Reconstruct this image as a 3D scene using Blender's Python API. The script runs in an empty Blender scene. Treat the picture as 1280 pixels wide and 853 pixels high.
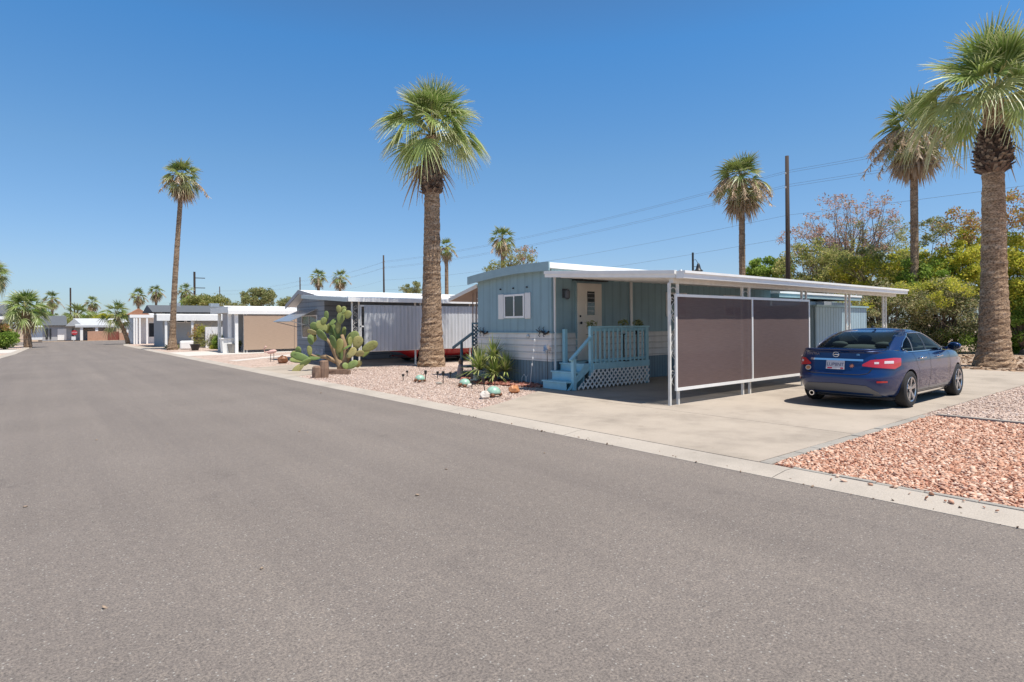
import bpy, math, random
import numpy as np
from mathutils import Vector, Matrix

S = bpy.context.scene
COL = S.collection
R = math.radians
rnd = random.Random(7)

# ------------------------------------------------------------------ camera
FPX, CAMH, YAW, ROLL, HY = 740.0, 1.55, R(38.7), 0.0075, 406.0
F = Vector((math.sin(YAW), math.cos(YAW), 0)); R0 = Vector((math.cos(YAW), -math.sin(YAW), 0)); U0 = Vector((0, 0, 1))
CR = math.cos(ROLL) * R0 - math.sin(ROLL) * U0
CU = math.cos(ROLL) * U0 + math.sin(ROLL) * R0
CAM = Vector((0, 0, CAMH))
def ray(x, y): return F + CR * ((x - 640) / FPX) + CU * ((HY - y) / FPX)
def G(x, y, z=0.03):
    r = ray(x, y); return CAM + r * ((z - CAMH) / r.z)
def PX(x, y, X):
    r = ray(x, y); return CAM + r * (X / r.x)
def PY(x, y, Y):
    r = ray(x, y); return CAM + r * (Y / r.y)
def D(x, y, d): return CAM + ray(x, y) * d

cd = bpy.data.cameras.new("camera"); cam = bpy.data.objects.new("camera", cd); COL.objects.link(cam)
cd.sensor_width = 36; cd.lens = FPX / 1280 * 36; cd.shift_y = -(426.5 - HY) / 1280
cd.clip_start = 0.05; cd.clip_end = 3000
m = Matrix((CR, CU, -F)).transposed().to_4x4(); m.translation = CAM
cam.matrix_world = m
S.camera = cam

# ------------------------------------------------------------------ light
SUN = Vector((0.52, -2.6, 7.2)).normalized()
EL = math.asin(SUN.z); AZ = math.atan2(SUN.x, SUN.y)
w = bpy.data.worlds.new("World"); S.world = w; w.use_nodes = True
nt = w.node_tree; bg = nt.nodes["Background"]
sky = nt.nodes.new("ShaderNodeTexSky"); sky.sky_type = 'NISHITA'; sky.sun_disc = False
sky.sun_elevation = EL; sky.sun_rotation = AZ; sky.altitude = 300
sky.air_density = 1.15; sky.dust_density = 0.5; sky.ozone_density = 3.0
# the desert sky is a deeper blue than the model's default: grade it by height above the horizon; overhead, out of frame, it is dimmed and less blue to tune shade
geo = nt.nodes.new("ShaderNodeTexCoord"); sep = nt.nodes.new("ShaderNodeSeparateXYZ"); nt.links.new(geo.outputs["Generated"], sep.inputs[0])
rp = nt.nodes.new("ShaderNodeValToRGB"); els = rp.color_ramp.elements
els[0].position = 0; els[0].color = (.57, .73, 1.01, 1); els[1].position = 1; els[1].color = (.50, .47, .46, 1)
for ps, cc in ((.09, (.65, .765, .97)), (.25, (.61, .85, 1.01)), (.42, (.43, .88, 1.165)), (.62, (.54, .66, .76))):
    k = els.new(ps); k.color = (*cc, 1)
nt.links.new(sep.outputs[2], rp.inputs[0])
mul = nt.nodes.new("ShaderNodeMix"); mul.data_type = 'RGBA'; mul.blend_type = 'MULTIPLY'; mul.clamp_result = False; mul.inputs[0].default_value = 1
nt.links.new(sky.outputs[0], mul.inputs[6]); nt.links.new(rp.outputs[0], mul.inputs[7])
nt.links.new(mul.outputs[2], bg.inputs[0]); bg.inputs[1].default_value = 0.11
sl = bpy.data.lights.new("sun", 'SUN'); so = bpy.data.objects.new("sun", sl); COL.objects.link(so)
sl.energy = 4.9; sl.angle = R(0.5); sl.color = (1.0, 0.95, 0.87)
so.rotation_euler = SUN.to_track_quat('Z', 'Y').to_euler(); so.location = (0, -10, 40)
S.view_settings.view_transform = 'Standard'; S.view_settings.look = 'None'
S.view_settings.exposure = 0.32; S.view_settings.gamma = 1.0
S.render.engine = 'CYCLES'
S.cycles.max_bounces = 8; S.cycles.transparent_max_bounces = 16; S.cycles.use_denoising = True
S.cycles.caustics_reflective = False; S.cycles.caustics_refractive = False

# ------------------------------------------------------------------ materials
def nodes(name):
    mt = bpy.data.materials.new(name); mt.use_nodes = True
    t = mt.node_tree; return mt, t, t.nodes["Principled BSDF"], t.nodes.new, t.links.new
def vec(t, obj=True, scale=None):
    c = t.nodes.new("ShaderNodeTexCoord"); o = c.outputs["Object" if obj else "Generated"]
    if scale:
        mp = t.nodes.new("ShaderNodeMapping"); mp.inputs["Scale"].default_value = scale
        t.links.new(o, mp.inputs[0]); o = mp.outputs[0]
    return o
def noise(t, v, sc, det=4, rough=.6):
    n = t.nodes.new("ShaderNodeTexNoise"); n.inputs["Scale"].default_value = sc; n.inputs["Detail"].default_value = det
    n.inputs["Roughness"].default_value = rough; t.links.new(v, n.inputs["Vector"]); return n.outputs["Fac"]
def ramp(t, fac, stops):
    r = t.nodes.new("ShaderNodeValToRGB"); e = r.color_ramp.elements
    while len(e) > 1: e.remove(e[-1])
    e[0].position = stops[0][0]; e[0].color = (*stops[0][1], 1)
    for p, c in stops[1:]:
        k = e.new(p); k.color = (*c, 1)
    t.links.new(fac, r.inputs[0]); return r.outputs[0]
def mixc(t, fac, a, b, mode='MIX'):
    x = t.nodes.new("ShaderNodeMix"); x.data_type = 'RGBA'; x.blend_type = mode
    for i, s in ((0, fac), (6, a), (7, b)):
        if hasattr(s, "links"): t.links.new(s, x.inputs[i])
        elif i == 0: x.inputs[0].default_value = s
        else: x.inputs[i].default_value = (*s, 1)
    return x.outputs[2]
def bump(t, h, strength, dist=.01):
    b = t.nodes.new("ShaderNodeBump"); b.inputs["Strength"].default_value = strength; b.inputs["Distance"].default_value = dist
    t.links.new(h, b.inputs["Height"]); return b.outputs[0]
def sc3(c, k): return tuple(min(1, x * k) for x in c)
def M(name, col, rough=.6, metal=0, var=.12, scale=3, bmp=0, bscale=60, coat=0, spec=.5, vs=None):
    mt, t, p, N, L = nodes(name)
    v = vec(t, True, vs)
    c = ramp(t, noise(t, v, scale, 6), [(.25, sc3(col, 1 - var)), (.75, sc3(col, 1 + var))])
    L(c, p.inputs["Base Color"]); p.inputs["Roughness"].default_value = rough; p.inputs["Metallic"].default_value = metal
    p.inputs["Coat Weight"].default_value = coat; p.inputs["Coat Roughness"].default_value = .03; p.inputs["Specular IOR Level"].default_value = spec
    if bmp: L(bump(t, noise(t, v, bscale, 4), bmp), p.inputs["Normal"])
    return mt

def asphalt():
    mt, t, p, N, L = nodes("asphalt"); v = vec(t)
    big = ramp(t, noise(t, v, .35, 5, .55), [(.3, (.171, .147, .130)), (.7, (.203, .175, .155))])
    # faint lengthwise wear along the travel direction
    w2 = noise(t, vec(t, True, (1.3, .05, 1)), 1.2, 4, .6)
    big = mixc(t, 1.0, big, ramp(t, w2, [(.3, (.89, .89, .90)), (.7, (1.08, 1.08, 1.07))]), 'MULTIPLY')
    fine = noise(t, v, 70, 6, .85)
    c = mixc(t, 1.0, big, ramp(t, fine, [(.36, (.40, .40, .42)), (.5, (1, 1, 1)), (.64, (1.65, 1.61, 1.53))]), 'MULTIPLY')
    mid = noise(t, v, 16, 5, .75)
    c = mixc(t, 1.0, c, ramp(t, mid, [(.32, (.84, .84, .85)), (.5, (1, 1, 1)), (.68, (1.15, 1.14, 1.12))]), 'MULTIPLY')
    vo = N("ShaderNodeTexVoronoi"); vo.inputs["Scale"].default_value = 60; L(v, vo.inputs["Vector"])
    rn = N("ShaderNodeSeparateColor"); L(vo.outputs["Color"], rn.inputs[0])
    gt = N("ShaderNodeMath"); gt.operation = 'GREATER_THAN'; gt.inputs[1].default_value = .93; L(rn.outputs[0], gt.inputs[0])
    ls = N("ShaderNodeMath"); ls.operation = 'LESS_THAN'; ls.inputs[1].default_value = .33; L(vo.outputs["Distance"], ls.inputs[0])
    mu = N("ShaderNodeMath"); mu.operation = 'MULTIPLY'; L(gt.outputs[0], mu.inputs[0]); L(ls.outputs[0], mu.inputs[1])
    mk = N('ShaderNodeMath'); mk.operation = 'MULTIPLY'; mk.inputs[1].default_value = .8; L(mu.outputs[0], mk.inputs[0]); c = mixc(t, mk.outputs[0], c, (.36, .34, .31))
    st = noise(t, v, 1.1, 6, .62)
    c = mixc(t, 1.0, c, ramp(t, st, [(.27, (.84, .84, .85)), (.38, (1, 1, 1)), (.62, (1, 1, 1)), (.75, (1.09, 1.08, 1.06))]), 'MULTIPLY')
    L(c, p.inputs["Base Color"]); p.inputs["Roughness"].default_value = .85; p.inputs["Specular IOR Level"].default_value = .3
    L(bump(t, fine, .55, .006), p.inputs["Normal"]); return mt
def concrete(name, col, st=.25):
    mt, t, p, N, L = nodes(name); v = vec(t)
    c = ramp(t, noise(t, v, .9, 8, .65), [(.25, sc3(col, 1 - st)), (.5, col), (.75, sc3(col, 1 + st * .45))])
    c = mixc(t, 1.0, c, ramp(t, noise(t, v, 90, 3), [(.3, (.82, .82, .82)), (.7, (1.1, 1.1, 1.1))]), 'MULTIPLY')
    sp = noise(t, v, 7, 5, .7)
    c = mixc(t, 1.0, c, ramp(t, sp, [(.24, (.66, .62, .58)), (.36, (1, 1, 1))]), 'MULTIPLY')
    L(c, p.inputs["Base Color"]); p.inputs["Roughness"].default_value = .85; p.inputs["Specular IOR Level"].default_value = .25
    L(bump(t, noise(t, v, 70, 3), .3, .004), p.inputs["Normal"]); return mt
def gravel(name, cols, scale):
    mt, t, p, N, L = nodes(name); v = vec(t)
    vo = N("ShaderNodeTexVoronoi"); vo.inputs["Scale"].default_value = scale; L(v, vo.inputs["Vector"])
    s = N("ShaderNodeSeparateColor"); L(vo.outputs["Color"], s.inputs[0])
    k = len(cols) - 1
    c = ramp(t, s.outputs[0], [(i / k, q) for i, q in enumerate(cols)])
    c = mixc(t, 1.0, c, ramp(t, noise(t, v, .8, 5), [(.3, (.84, .84, .84)), (.7, (1.1, 1.1, 1.1))]), 'MULTIPLY')
    L(c, p.inputs["Base Color"]); p.inputs["Roughness"].default_value = .95; p.inputs["Specular IOR Level"].default_value = .15
    iv = N("ShaderNodeMath"); iv.operation = 'SUBTRACT'; iv.inputs[0].default_value = 1; L(vo.outputs["Distance"], iv.inputs[1])
    L(bump(t, iv.outputs[0], .9, .02), p.inputs["Normal"]); return mt
def island(name, cols, rough=.9, trans=0, nz=0):
    mt, t, p, N, L = nodes(name)
    g = N("ShaderNodeNewGeometry"); k = len(cols) - 1
    c = ramp(t, g.outputs["Random Per Island"], [(i / k, q) for i, q in enumerate(cols)])
    if nz: c = mixc(t, 1.0, c, ramp(t, noise(t, vec(t), nz, 3), [(.3, (.7, .75, .7)), (.7, (1.3, 1.25, 1.1))]), 'MULTIPLY')
    L(c, p.inputs["Base Color"]); p.inputs["Roughness"].default_value = rough; p.inputs["Specular IOR Level"].default_value = .3
    if trans:
        tr = N("ShaderNodeBsdfTranslucent"); L(c, tr.inputs[0]); mx = N("ShaderNodeMixShader"); mx.inputs[0].default_value = trans
        L(p.outputs[0], mx.inputs[1]); L(tr.outputs[0], mx.inputs[2]); L(mx.outputs[0], t.nodes["Material Output"].inputs[0])
    return mt
def frondmat(name, ga, gb, tip, pet):
    mt, t, p, N, L = nodes(name)
    a = N("ShaderNodeAttribute"); a.attribute_name = "tint"; s = N("ShaderNodeSeparateColor"); L(a.outputs["Color"], s.inputs[0])
    c = ramp(t, s.outputs[1], [(0, ga), (.6, gb), (1, tuple((x + y) / 2 for x, y in zip(gb, tip)))])
    f2 = N("ShaderNodeMapRange"); f2.inputs[1].default_value = .55; f2.inputs[2].default_value = 1.0; f2.inputs[4].default_value = .9; L(s.outputs[0], f2.inputs[0])
    c = mixc(t, f2.outputs[0], c, tip); c = mixc(t, s.outputs[2], c, pet)
    L(c, p.inputs["Base Color"]); p.inputs["Roughness"].default_value = .42; p.inputs["Specular IOR Level"].default_value = .45
    tr = N("ShaderNodeBsdfTranslucent"); L(c, tr.inputs[0]); mx = N("ShaderNodeMixShader"); mx.inputs[0].default_value = .28
    L(p.outputs[0], mx.inputs[1]); L(tr.outputs[0], mx.inputs[2]); L(mx.outputs[0], t.nodes["Material Output"].inputs[0]); return mt
def trunkmat(name, a, b, c3):
    mt, t, p, N, L = nodes(name)
    v1 = vec(t, True, (2.5, 2.5, 9)); v2 = vec(t, True, (11, 11, 19))
    n1 = noise(t, v1, 1.0, 5, .6); n2 = noise(t, v2, 1.6, 4, .7)
    c = ramp(t, n1, [(.3, a), (.55, b), (.75, c3)])
    c = mixc(t, 1.0, c, ramp(t, n2, [(.36, (.30, .27, .25)), (.50, (1, 1, 1)), (.64, (1.45, 1.42, 1.38))]), 'MULTIPLY')
    L(c, p.inputs["Base Color"]); p.inputs["Roughness"].default_value = .95; p.inputs["Specular IOR Level"].default_value = .15
    L(bump(t, n2, .9, .03), p.inputs["Normal"]); return mt
def siding(name, col, axis, period, depth=.6, var=.08, rough=.5, groove=.66):
    mt, t, p, N, L = nodes(name); v = vec(t)
    c = ramp(t, noise(t, v, 1.3, 6), [(.25, sc3(col, 1 - var)), (.75, sc3(col, 1 + var))])
    st = noise(t, vec(t, True, (6, 6, .5)), 1.0, 5)
    c = mixc(t, 1.0, c, ramp(t, st, [(.28, (.86, .85, .83)), (.5, (1, 1, 1))]), 'MULTIPLY')
    s = N("ShaderNodeSeparateXYZ"); L(v, s.inputs[0])
    add = N("ShaderNodeMath"); add.operation = 'ADD'
    if axis == 'XY': L(s.outputs[0], add.inputs[0]); L(s.outputs[1], add.inputs[1])
    else: L(s.outputs['XYZ'.index(axis)], add.inputs[0]); add.inputs[1].default_value = 0
    dv = N("ShaderNodeMath"); dv.operation = 'DIVIDE'; dv.inputs[1].default_value = period; L(add.outputs[0], dv.inputs[0])
    fr = N("ShaderNodeMath"); fr.operation = 'FRACT'; L(dv.outputs[0], fr.inputs[0])
    h = ramp(t, fr.outputs[0], [(0, (0, 0, 0)), (.1, (0, 0, 0)), (.2, (1, 1, 1)), (.9, (1, 1, 1)), (1, (0, 0, 0))])
    c = mixc(t, 1.0, c, ramp(t, h, [(0, (groove,) * 3), (1, (1, 1, 1))]), 'MULTIPLY')
    L(c, p.inputs["Base Color"]); p.inputs["Roughness"].default_value = rough; p.inputs["Specular IOR Level"].default_value = .4
    L(bump(t, h, depth, .012), p.inputs["Normal"]); return mt
def glassmat(name, tint, opac=.35):
    mt, t, p, N, L = nodes(name)
    p.inputs["Base Color"].default_value = (.01, .013, .015, 1); p.inputs["Roughness"].default_value = .03
    p.inputs["Specular IOR Level"].default_value = .7
    tr = N("ShaderNodeBsdfTransparent"); tr.inputs[0].default_value = (*tint, 1)
    mx = N("ShaderNodeMixShader"); fr = N("ShaderNodeFresnel"); fr.inputs[0].default_value = 1.5
    ad = N("ShaderNodeMath"); ad.operation = 'ADD'; ad.use_clamp = True; ad.inputs[1].default_value = opac; L(fr.outputs[0], ad.inputs[0])
    L(ad.outputs[0], mx.inputs[0]); L(tr.outputs[0], mx.inputs[1]); L(p.outputs[0], mx.inputs[2]); L(mx.outputs[0], t.nodes["Material Output"].inputs[0]); return mt
def cloth(name, col, trans, weave=160):
    mt, t, p, N, L = nodes(name); v = vec(t)
    c = ramp(t, noise(t, vec(t, True, (2, 2, 40)), 2.0, 5), [(.3, sc3(col, .88)), (.7, sc3(col, 1.1))])
    L(c, p.inputs["Base Color"]); p.inputs["Roughness"].default_value = .95; p.inputs["Specular IOR Level"].default_value = .1
    tr = N("ShaderNodeBsdfTransparent"); mx = N("ShaderNodeMixShader"); mx.inputs[0].default_value = trans
    L(p.outputs[0], mx.inputs[1]); L(tr.outputs[0], mx.inputs[2]); L(mx.outputs[0], t.nodes["Material Output"].inputs[0]); return mt
def paint(name, col, flake):
    mt, t, p, N, L = nodes(name)
    lw = N("ShaderNodeLayerWeight"); lw.inputs[0].default_value = .35
    c = mixc(t, lw.outputs["Facing"], flake, col)
    L(c, p.inputs["Base Color"]); p.inputs["Metallic"].default_value = .15; p.inputs["Roughness"].default_value = .35; p.inputs["Specular IOR Level"].default_value = .15
    p.inputs["Coat Weight"].default_value = 1; p.inputs["Coat Roughness"].default_value = .02
    return mt

m_asph = asphalt()
m_conc = concrete("driveway_concrete", (.40, .342, .282), .32)
m_curb = concrete("curb_concrete", (.43, .38, .325), .22)
m_walk = concrete("pale_concrete", (.58, .54, .49), .15)
m_paver = concrete("grey_paver", (.33, .305, .27), .25)
m_dirt = M("dirt", (.36, .27, .20), .95, var=.35, scale=.9, bmp=.6, bscale=25, spec=.1)
m_pink = gravel("pink_gravel", [(.25, .17, .13), (.44, .33, .27), (.54, .42, .35), (.66, .55, .48), (.40, .27, .21)], 34)
m_red = gravel("red_gravel", [(.22, .09, .06), (.45, .21, .15), (.55, .30, .22), (.35, .15, .10)], 22)
m_redst = island("red_stone", [(.28, .125, .08), (.47, .235, .15), (.55, .30, .20), (.61, .38, .275), (.71, .55, .44), (.51, .26, .165), (.63, .45, .34), (.40, .23, .17)])
m_pinkst = island("pink_stone", [(.28, .18, .14), (.46, .34, .28), (.60, .48, .41), (.66, .56, .50), (.50, .36, .29), (.34, .27, .24)])
m_chip = island("brick_chip", [(.18, .06, .045), (.33, .12, .08), (.38, .17, .12), (.45, .25, .19)])
m_white = M("white_metal", (.84, .83, .80), .4, var=.06, scale=4)
m_whitew = M("weathered_white_metal", (.70, .68, .63), .5, var=.12, scale=6)
m_roofw = M("white_roof_coating", (.86, .86, .84), .55, var=.05, scale=2)
m_blue = siding("blue_siding", (.255, .385, .43), 'XY', .30, .16, .08, groove=.87)
m_cream = siding("cream_siding", (.76, .72, .665), 'Z', .17, .5, .06, groove=.72)
m_skirt = siding("blue_skirting", (.17, .255, .30), 'XY', .12, .8, .14)
m_trim = M("blue_trim", (.29, .42, .45), .5, var=.10)
m_porch = M("sky_blue_paint", (.345, .62, .70), .5, var=.10, scale=6, bmp=.15)
m_dkblue = M("dark_teal_paint", (.055, .125, .16), .5)
m_door = M("door_cream", (.76, .69, .59), .5, var=.05)
m_dark = M("dark_void", (.018, .018, .02), .5)
m_black = M("black_metal", (.02, .02, .02), .45)
m_glass = M("window_glass", (.03, .035, .04), .06, var=.2, scale=1.5, spec=.8)
m_alu = M("aluminium", (.52, .53, .54), .35, metal=.7, var=.08)
m_grey = siding("grey_siding", (.235, .27, .315), 'Z', .22, .5)
m_greyp = siding("grey_corrugated", (.56, .575, .59), 'XY', .165, .5, .05, groove=.8)
m_tan = cloth("tan_shade_cloth", (.44, .325, .24), .03)
m_plum = cloth("plum_shade_cloth", (.150, .105, .098), .13)
m_brownund = M("brown_awning_underside", (.30, .21, .165), .6, var=.1)
m_wood = M("weathered_wood", (.25, .16, .11), .9, var=.3, scale=6, bmp=.5, vs=(3, 3, .6))
m_pole = M("pole_wood", (.05, .035, .028), .9, var=.25, scale=4, vs=(4, 4, .3))
m_stucco = M("stucco_grey", (.40, .41, .42), .9, var=.06, bmp=.3)
m_stwhite = M("stucco_white", (.80, .79, .77), .85, var=.05, bmp=.2)
m_shingle = M("dark_shingle", (.10, .108, .12), .9, var=.2, scale=9, bmp=.4)
m_tile = M("terracotta", (.40, .19, .11), .8, var=.2, scale=5)
m_brickt = M("tan_block", (.47, .27, .18), .9, var=.14, scale=5, bmp=.3)
m_redgate = M("red_brown_gate", (.22, .065, .045), .8, var=.15, scale=6, vs=(6, 1, .5))
m_shed = siding("pale_blue_metal", (.33, .44, .50), 'XY', .19, .8, .06)
m_bark = M("bark", (.17, .13, .10), .95, var=.35, scale=6, bmp=.7, bscale=20, vs=(2, 2, .5))
m_twig = M("twig", (.22, .175, .145), .95, var=.3, scale=5)
m_trk1 = trunkmat("fat_palm_trunk", (.20, .125, .075), (.36, .25, .165), (.48, .37, .275))
m_trk2 = trunkmat("thin_palm_trunk", (.17, .115, .075), (.30, .215, .145), (.40, .31, .225))
m_boot = island("leaf_boot", [(.045, .03, .022), (.10, .065, .05), (.17, .115, .085), (.30, .23, .17), (.07, .045, .035)])
m_fr1 = frondmat("palm_frond", (.13, .22, .045), (.29, .37, .105), (.58, .55, .32), (.52, .50, .19))
m_fr2 = frondmat("palm_frond_olive", (.10, .17, .04), (.25, .30, .085), (.50, .45, .24), (.32, .30, .11))
m_deadf = frondmat("dead_palm_frond", (.22, .14, .075), (.40, .28, .17), (.52, .40, .27), (.34, .23, .14))
m_stalk = island("palm_flower_stalk", [(.42, .31, .20), (.55, .43, .29), (.62, .50, .36)], .9, .2)
def cactusmat():
    mt, t, p, N, L = nodes("cactus_pad"); v = vec(t); g = N("ShaderNodeNewGeometry")
    c = ramp(t, g.outputs["Random Per Island"], [(0, (.13, .19, .05)), (.35, (.19, .25, .075)), (.65, (.24, .275, .085)), (.85, (.32, .31, .10)), (1, (.38, .32, .14))])
    c = mixc(t, 1.0, c, ramp(t, noise(t, v, 7, 5, .65), [(.28, (.55, .52, .42)), (.42, (1, 1, 1)), (.7, (1.12, 1.1, 1.05))]), 'MULTIPLY')
    vo = N("ShaderNodeTexVoronoi"); vo.inputs["Scale"].default_value = 17; L(v, vo.inputs["Vector"])
    c = mixc(t, ramp(t, vo.outputs["Distance"], [(0, (1, 1, 1)), (.12, (1, 1, 1)), (.2, (0, 0, 0))]), c, (.10, .085, .045))
    L(c, p.inputs["Base Color"]); p.inputs["Roughness"].default_value = .6; L(bump(t, noise(t, v, 12, 4), .4), p.inputs["Normal"]); return mt
m_cact = cactusmat()
m_cactw = M("cactus_stem", (.30, .20, .11), .85, var=.3, scale=9, bmp=.5)
m_yucca = island("spiky_leaf", [(.15, .22, .05), (.28, .36, .09), (.42, .46, .15), (.52, .47, .26)], .5, .2)
m_stone = M("pale_rock", (.62, .56, .50), .9, var=.15, scale=9, bmp=.6, bscale=14)
m_terra = M("orange_ceramic", (.48, .21, .09), .5, var=.25, scale=12)
m_mint = M("mint_ceramic", (.30, .48, .38), .35, var=.22, scale=14)
m_tbody = M("brown_ceramic", (.20, .085, .04), .5, var=.3, scale=14)
m_pinkp = M("flamingo_pink", (.72, .47, .41), .5, var=.15)
m_plastic = M("white_plastic", (.76, .75, .72), .4, var=.04)
m_tyre = M("tyre_rubber", (.022, .021, .021), .8, var=.15)
m_rim = M("rim_metal", (.55, .55, .56), .25, metal=.9, var=.05)
m_chrome = M("chrome", (.75, .75, .77), .1, metal=1, var=.02)
m_pblue = paint("blue_car_paint", (.003, .014, .055), (.004, .028, .12))
m_pred = paint("red_car_paint", (.42, .010, .014), (.62, .02, .026))
m_carglass = glassmat("car_glass", (.66, .78, .76), .03)
m_taill = M("tail_lamp_red", (.50, .008, .012), .12, coat=1, var=.08)
m_lens = M("clear_lens", (.72, .62, .62), .15, coat=1)
m_valance = M("grey_valance", (.10, .105, .115), .45, var=.05)
m_inter = M("car_interior", (.10, .10, .10), .8)
m_plate = M("plate_white", (.55, .53, .56), .5, var=.15, scale=20)
m_gree = island("green_leaf", [(0.1, 0.184, 0.03), (0.2, 0.316, 0.049), (0.316, 0.434, 0.083), (0.416, 0.517, 0.125)], .6, .58)
m_yel = island("yellow_green_leaf", [(0.217, 0.275, 0.041), (0.451, 0.483, 0.067), (0.6, 0.6, 0.1), (0.734, 0.634, 0.117), (0.333, 0.4, 0.067), (0.75, 0.616, 0.151)], .6, .58, .8)
m_olive = island("olive_leaf", [(0.141, 0.192, 0.053), (0.275, 0.308, 0.1), (0.4, 0.4, 0.151), (0.534, 0.467, 0.233), (0.233, 0.283, 0.075)], .65, .58, .9)
m_oleand = island("oleander_leaf", [(0.1, 0.141, 0.059), (0.267, 0.316, 0.151), (0.483, 0.483, 0.283), (0.7, 0.616, 0.434), (0.333, 0.259, 0.167), (0.184, 0.225, 0.1)], .6, .58, 1.0)
m_purple = island("reddish_leaf", [(0.377, 0.203, 0.181), (0.551, 0.334, 0.29), (0.609, 0.435, 0.362), (0.435, 0.304, 0.203), (0.29, 0.275, 0.131)], .8, .3)
m_orange = island("orange_leaf", [(0.464, 0.246, 0.102), (0.58, 0.348, 0.131), (0.362, 0.174, 0.102), (0.406, 0.362, 0.087), (0.275, 0.29, 0.058)], .8, .3)
m_mesq = island("mesquite_leaf", [(0.133, 0.167, 0.06), (0.267, 0.3, 0.117), (0.4, 0.4, 0.184), (0.5, 0.451, 0.233)], .7, .58)

# ------------------------------------------------------------------ object helpers
def woff(o):
    v = Vector((0, 0, 0))
    while o: v += o.location; o = o.parent
    return v
def tag(o, label=None, cat=None, group=None, kind=None):
    for k, v in (("label", label), ("category", cat), ("group", group), ("kind", kind)):
        if v: o[k] = v
    return o
def empty(name, loc, label, cat, group=None):
    o = bpy.data.objects.new(name, None); COL.objects.link(o); o.location = loc; o.empty_display_size = .2
    return tag(o, label, cat, group)
def copy_tree(o, parent=None):
    c = o.copy(); COL.objects.link(c); c.parent = parent
    for ch in list(o.children): copy_tree(ch, c)
    return c
class MB:
    def __init__(s): s.v = []; s.f = []; s.mi = []; s.tint = None
    def add(s, vs, fs, mi=0):
        b = len(s.v); s.v += [tuple(p) for p in vs]; s.f += [tuple(b + i for i in q) for q in fs]; s.mi += [mi] * len(fs); return s
    def box(s, x0, x1, y0, y1, z0, z1, mi=0):
        if x0 > x1: x0, x1 = x1, x0
        if y0 > y1: y0, y1 = y1, y0
        return s.add([(x, y, z) for z in (z0, z1) for x, y in ((x0, y0), (x1, y0), (x1, y1), (x0, y1))],
                     [(3, 2, 1, 0), (4, 5, 6, 7), (0, 1, 5, 4), (1, 2, 6, 5), (2, 3, 7, 6), (3, 0, 4, 7)], mi)
    def bar(s, p, q, a, b, up=(0, 0, 1), mi=0):
        p, q = Vector(p), Vector(q); d = (q - p).normalized(); up = Vector(up)
        x = d.cross(up)
        if x.length < 1e-4: x = d.cross(Vector((1, 0, 0)))
        x.normalize(); y = x.cross(d); x = x * a / 2; y = y * b / 2
        return s.add([c + i * x + j * y for c in (p, q) for i, j in ((-1, -1), (1, -1), (1, 1), (-1, 1))],
                     [(3, 2, 1, 0), (4, 5, 6, 7), (0, 1, 5, 4), (1, 2, 6, 5), (2, 3, 7, 6), (3, 0, 4, 7)], mi)
    def tube(s, pts, r, n=6, mi=0, cap=True):
        pts = [Vector(p) for p in pts]; k = len(pts)
        if not hasattr(r, '__len__'): r = [r] * k
        vs = []; ref = Vector((.31, .17, .93))
        for i, p in enumerate(pts):
            d = (pts[min(i + 1, k - 1)] - pts[max(i - 1, 0)])
            d = d.normalized() if d.length > 1e-9 else Vector((0, 0, 1))
            x = d.cross(ref)
            if x.length < .05: x = d.cross(Vector((1, 0, 0)))
            x.normalize(); y = d.cross(x)
            vs += [p + r[i] * (math.cos(2 * math.pi * j / n) * x + math.sin(2 * math.pi * j / n) * y) for j in range(n)]
        fs = [(i * n + j, i * n + (j + 1) % n, (i + 1) * n + (j + 1) % n, (i + 1) * n + j) for i in range(k - 1) for j in range(n)]
        if cap: fs += [tuple(range(n - 1, -1, -1)), tuple((k - 1) * n + j for j in range(n))]
        return s.add(vs, fs, mi)
    def lathe(s, prof, c=(0, 0, 0), n=16, axis='Z', mi=0, jit=0, rg=None, cap=True):
        vs = []
        for r_, h in prof:
            for j in range(n):
                a = 2 * math.pi * j / n; k = r_ * (1 + (rg.uniform(-jit, jit) if rg else 0))
                if axis == 'Z': p = (k * math.cos(a), k * math.sin(a), h)
                elif axis == 'Y': p = (k * math.cos(a), h, k * math.sin(a))
                else: p = (h, k * math.cos(a), k * math.sin(a))
                vs.append((c[0] + p[0], c[1] + p[1], c[2] + p[2]))
        k = len(prof)
        fs = [(i * n + j, i * n + (j + 1) % n, (i + 1) * n + (j + 1) % n, (i + 1) * n + j) for i in range(k - 1) for j in range(n)]
        if cap: fs += [tuple(range(n - 1, -1, -1)), tuple((k - 1) * n + j for j in range(n))]
        return s.add(vs, fs, mi)
    def ball(s, c, r, n=12, mi=0, rot=None, jit=0, rg=None):
        if not hasattr(r, '__len__'): r = (r, r, r)
        vs = []; m_ = n // 2
        for i in range(m_ + 1):
            th = math.pi * i / m_
            for j in range(n):
                a = 2 * math.pi * j / n; k = 1 + (rg.uniform(-jit, jit) if rg else 0)
                p = Vector((r[0] * math.sin(th) * math.cos(a) * k, r[1] * math.sin(th) * math.sin(a) * k, r[2] * math.cos(th) * k))
                if rot is not None: p = rot @ p
                vs.append(Vector(c) + p)
        fs = [(i * n + j, (i + 1) * n + j, (i + 1) * n + (j + 1) % n, i * n + (j + 1) % n) for i in range(m_) for j in range(n)]
        return s.add(vs, fs, mi)
    def prism(s, poly, axis, a, b, mi=0):
        """poly: 2-D outline in the two other axes (in XYZ order), extruded along axis from a to b"""
        n = len(poly)
        def P(q, h): return {'X': (h, q[0], q[1]), 'Y': (q[0], h, q[1]), 'Z': (q[0], q[1], h)}[axis]
        vs = [P(q, a) for q in poly] + [P(q, b) for q in poly]
        fs = [tuple(range(n - 1, -1, -1)), tuple(range(n, 2 * n))] + [(i, (i + 1) % n, n + (i + 1) % n, n + i) for i in range(n)]
        return s.add(vs, fs, mi)
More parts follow.
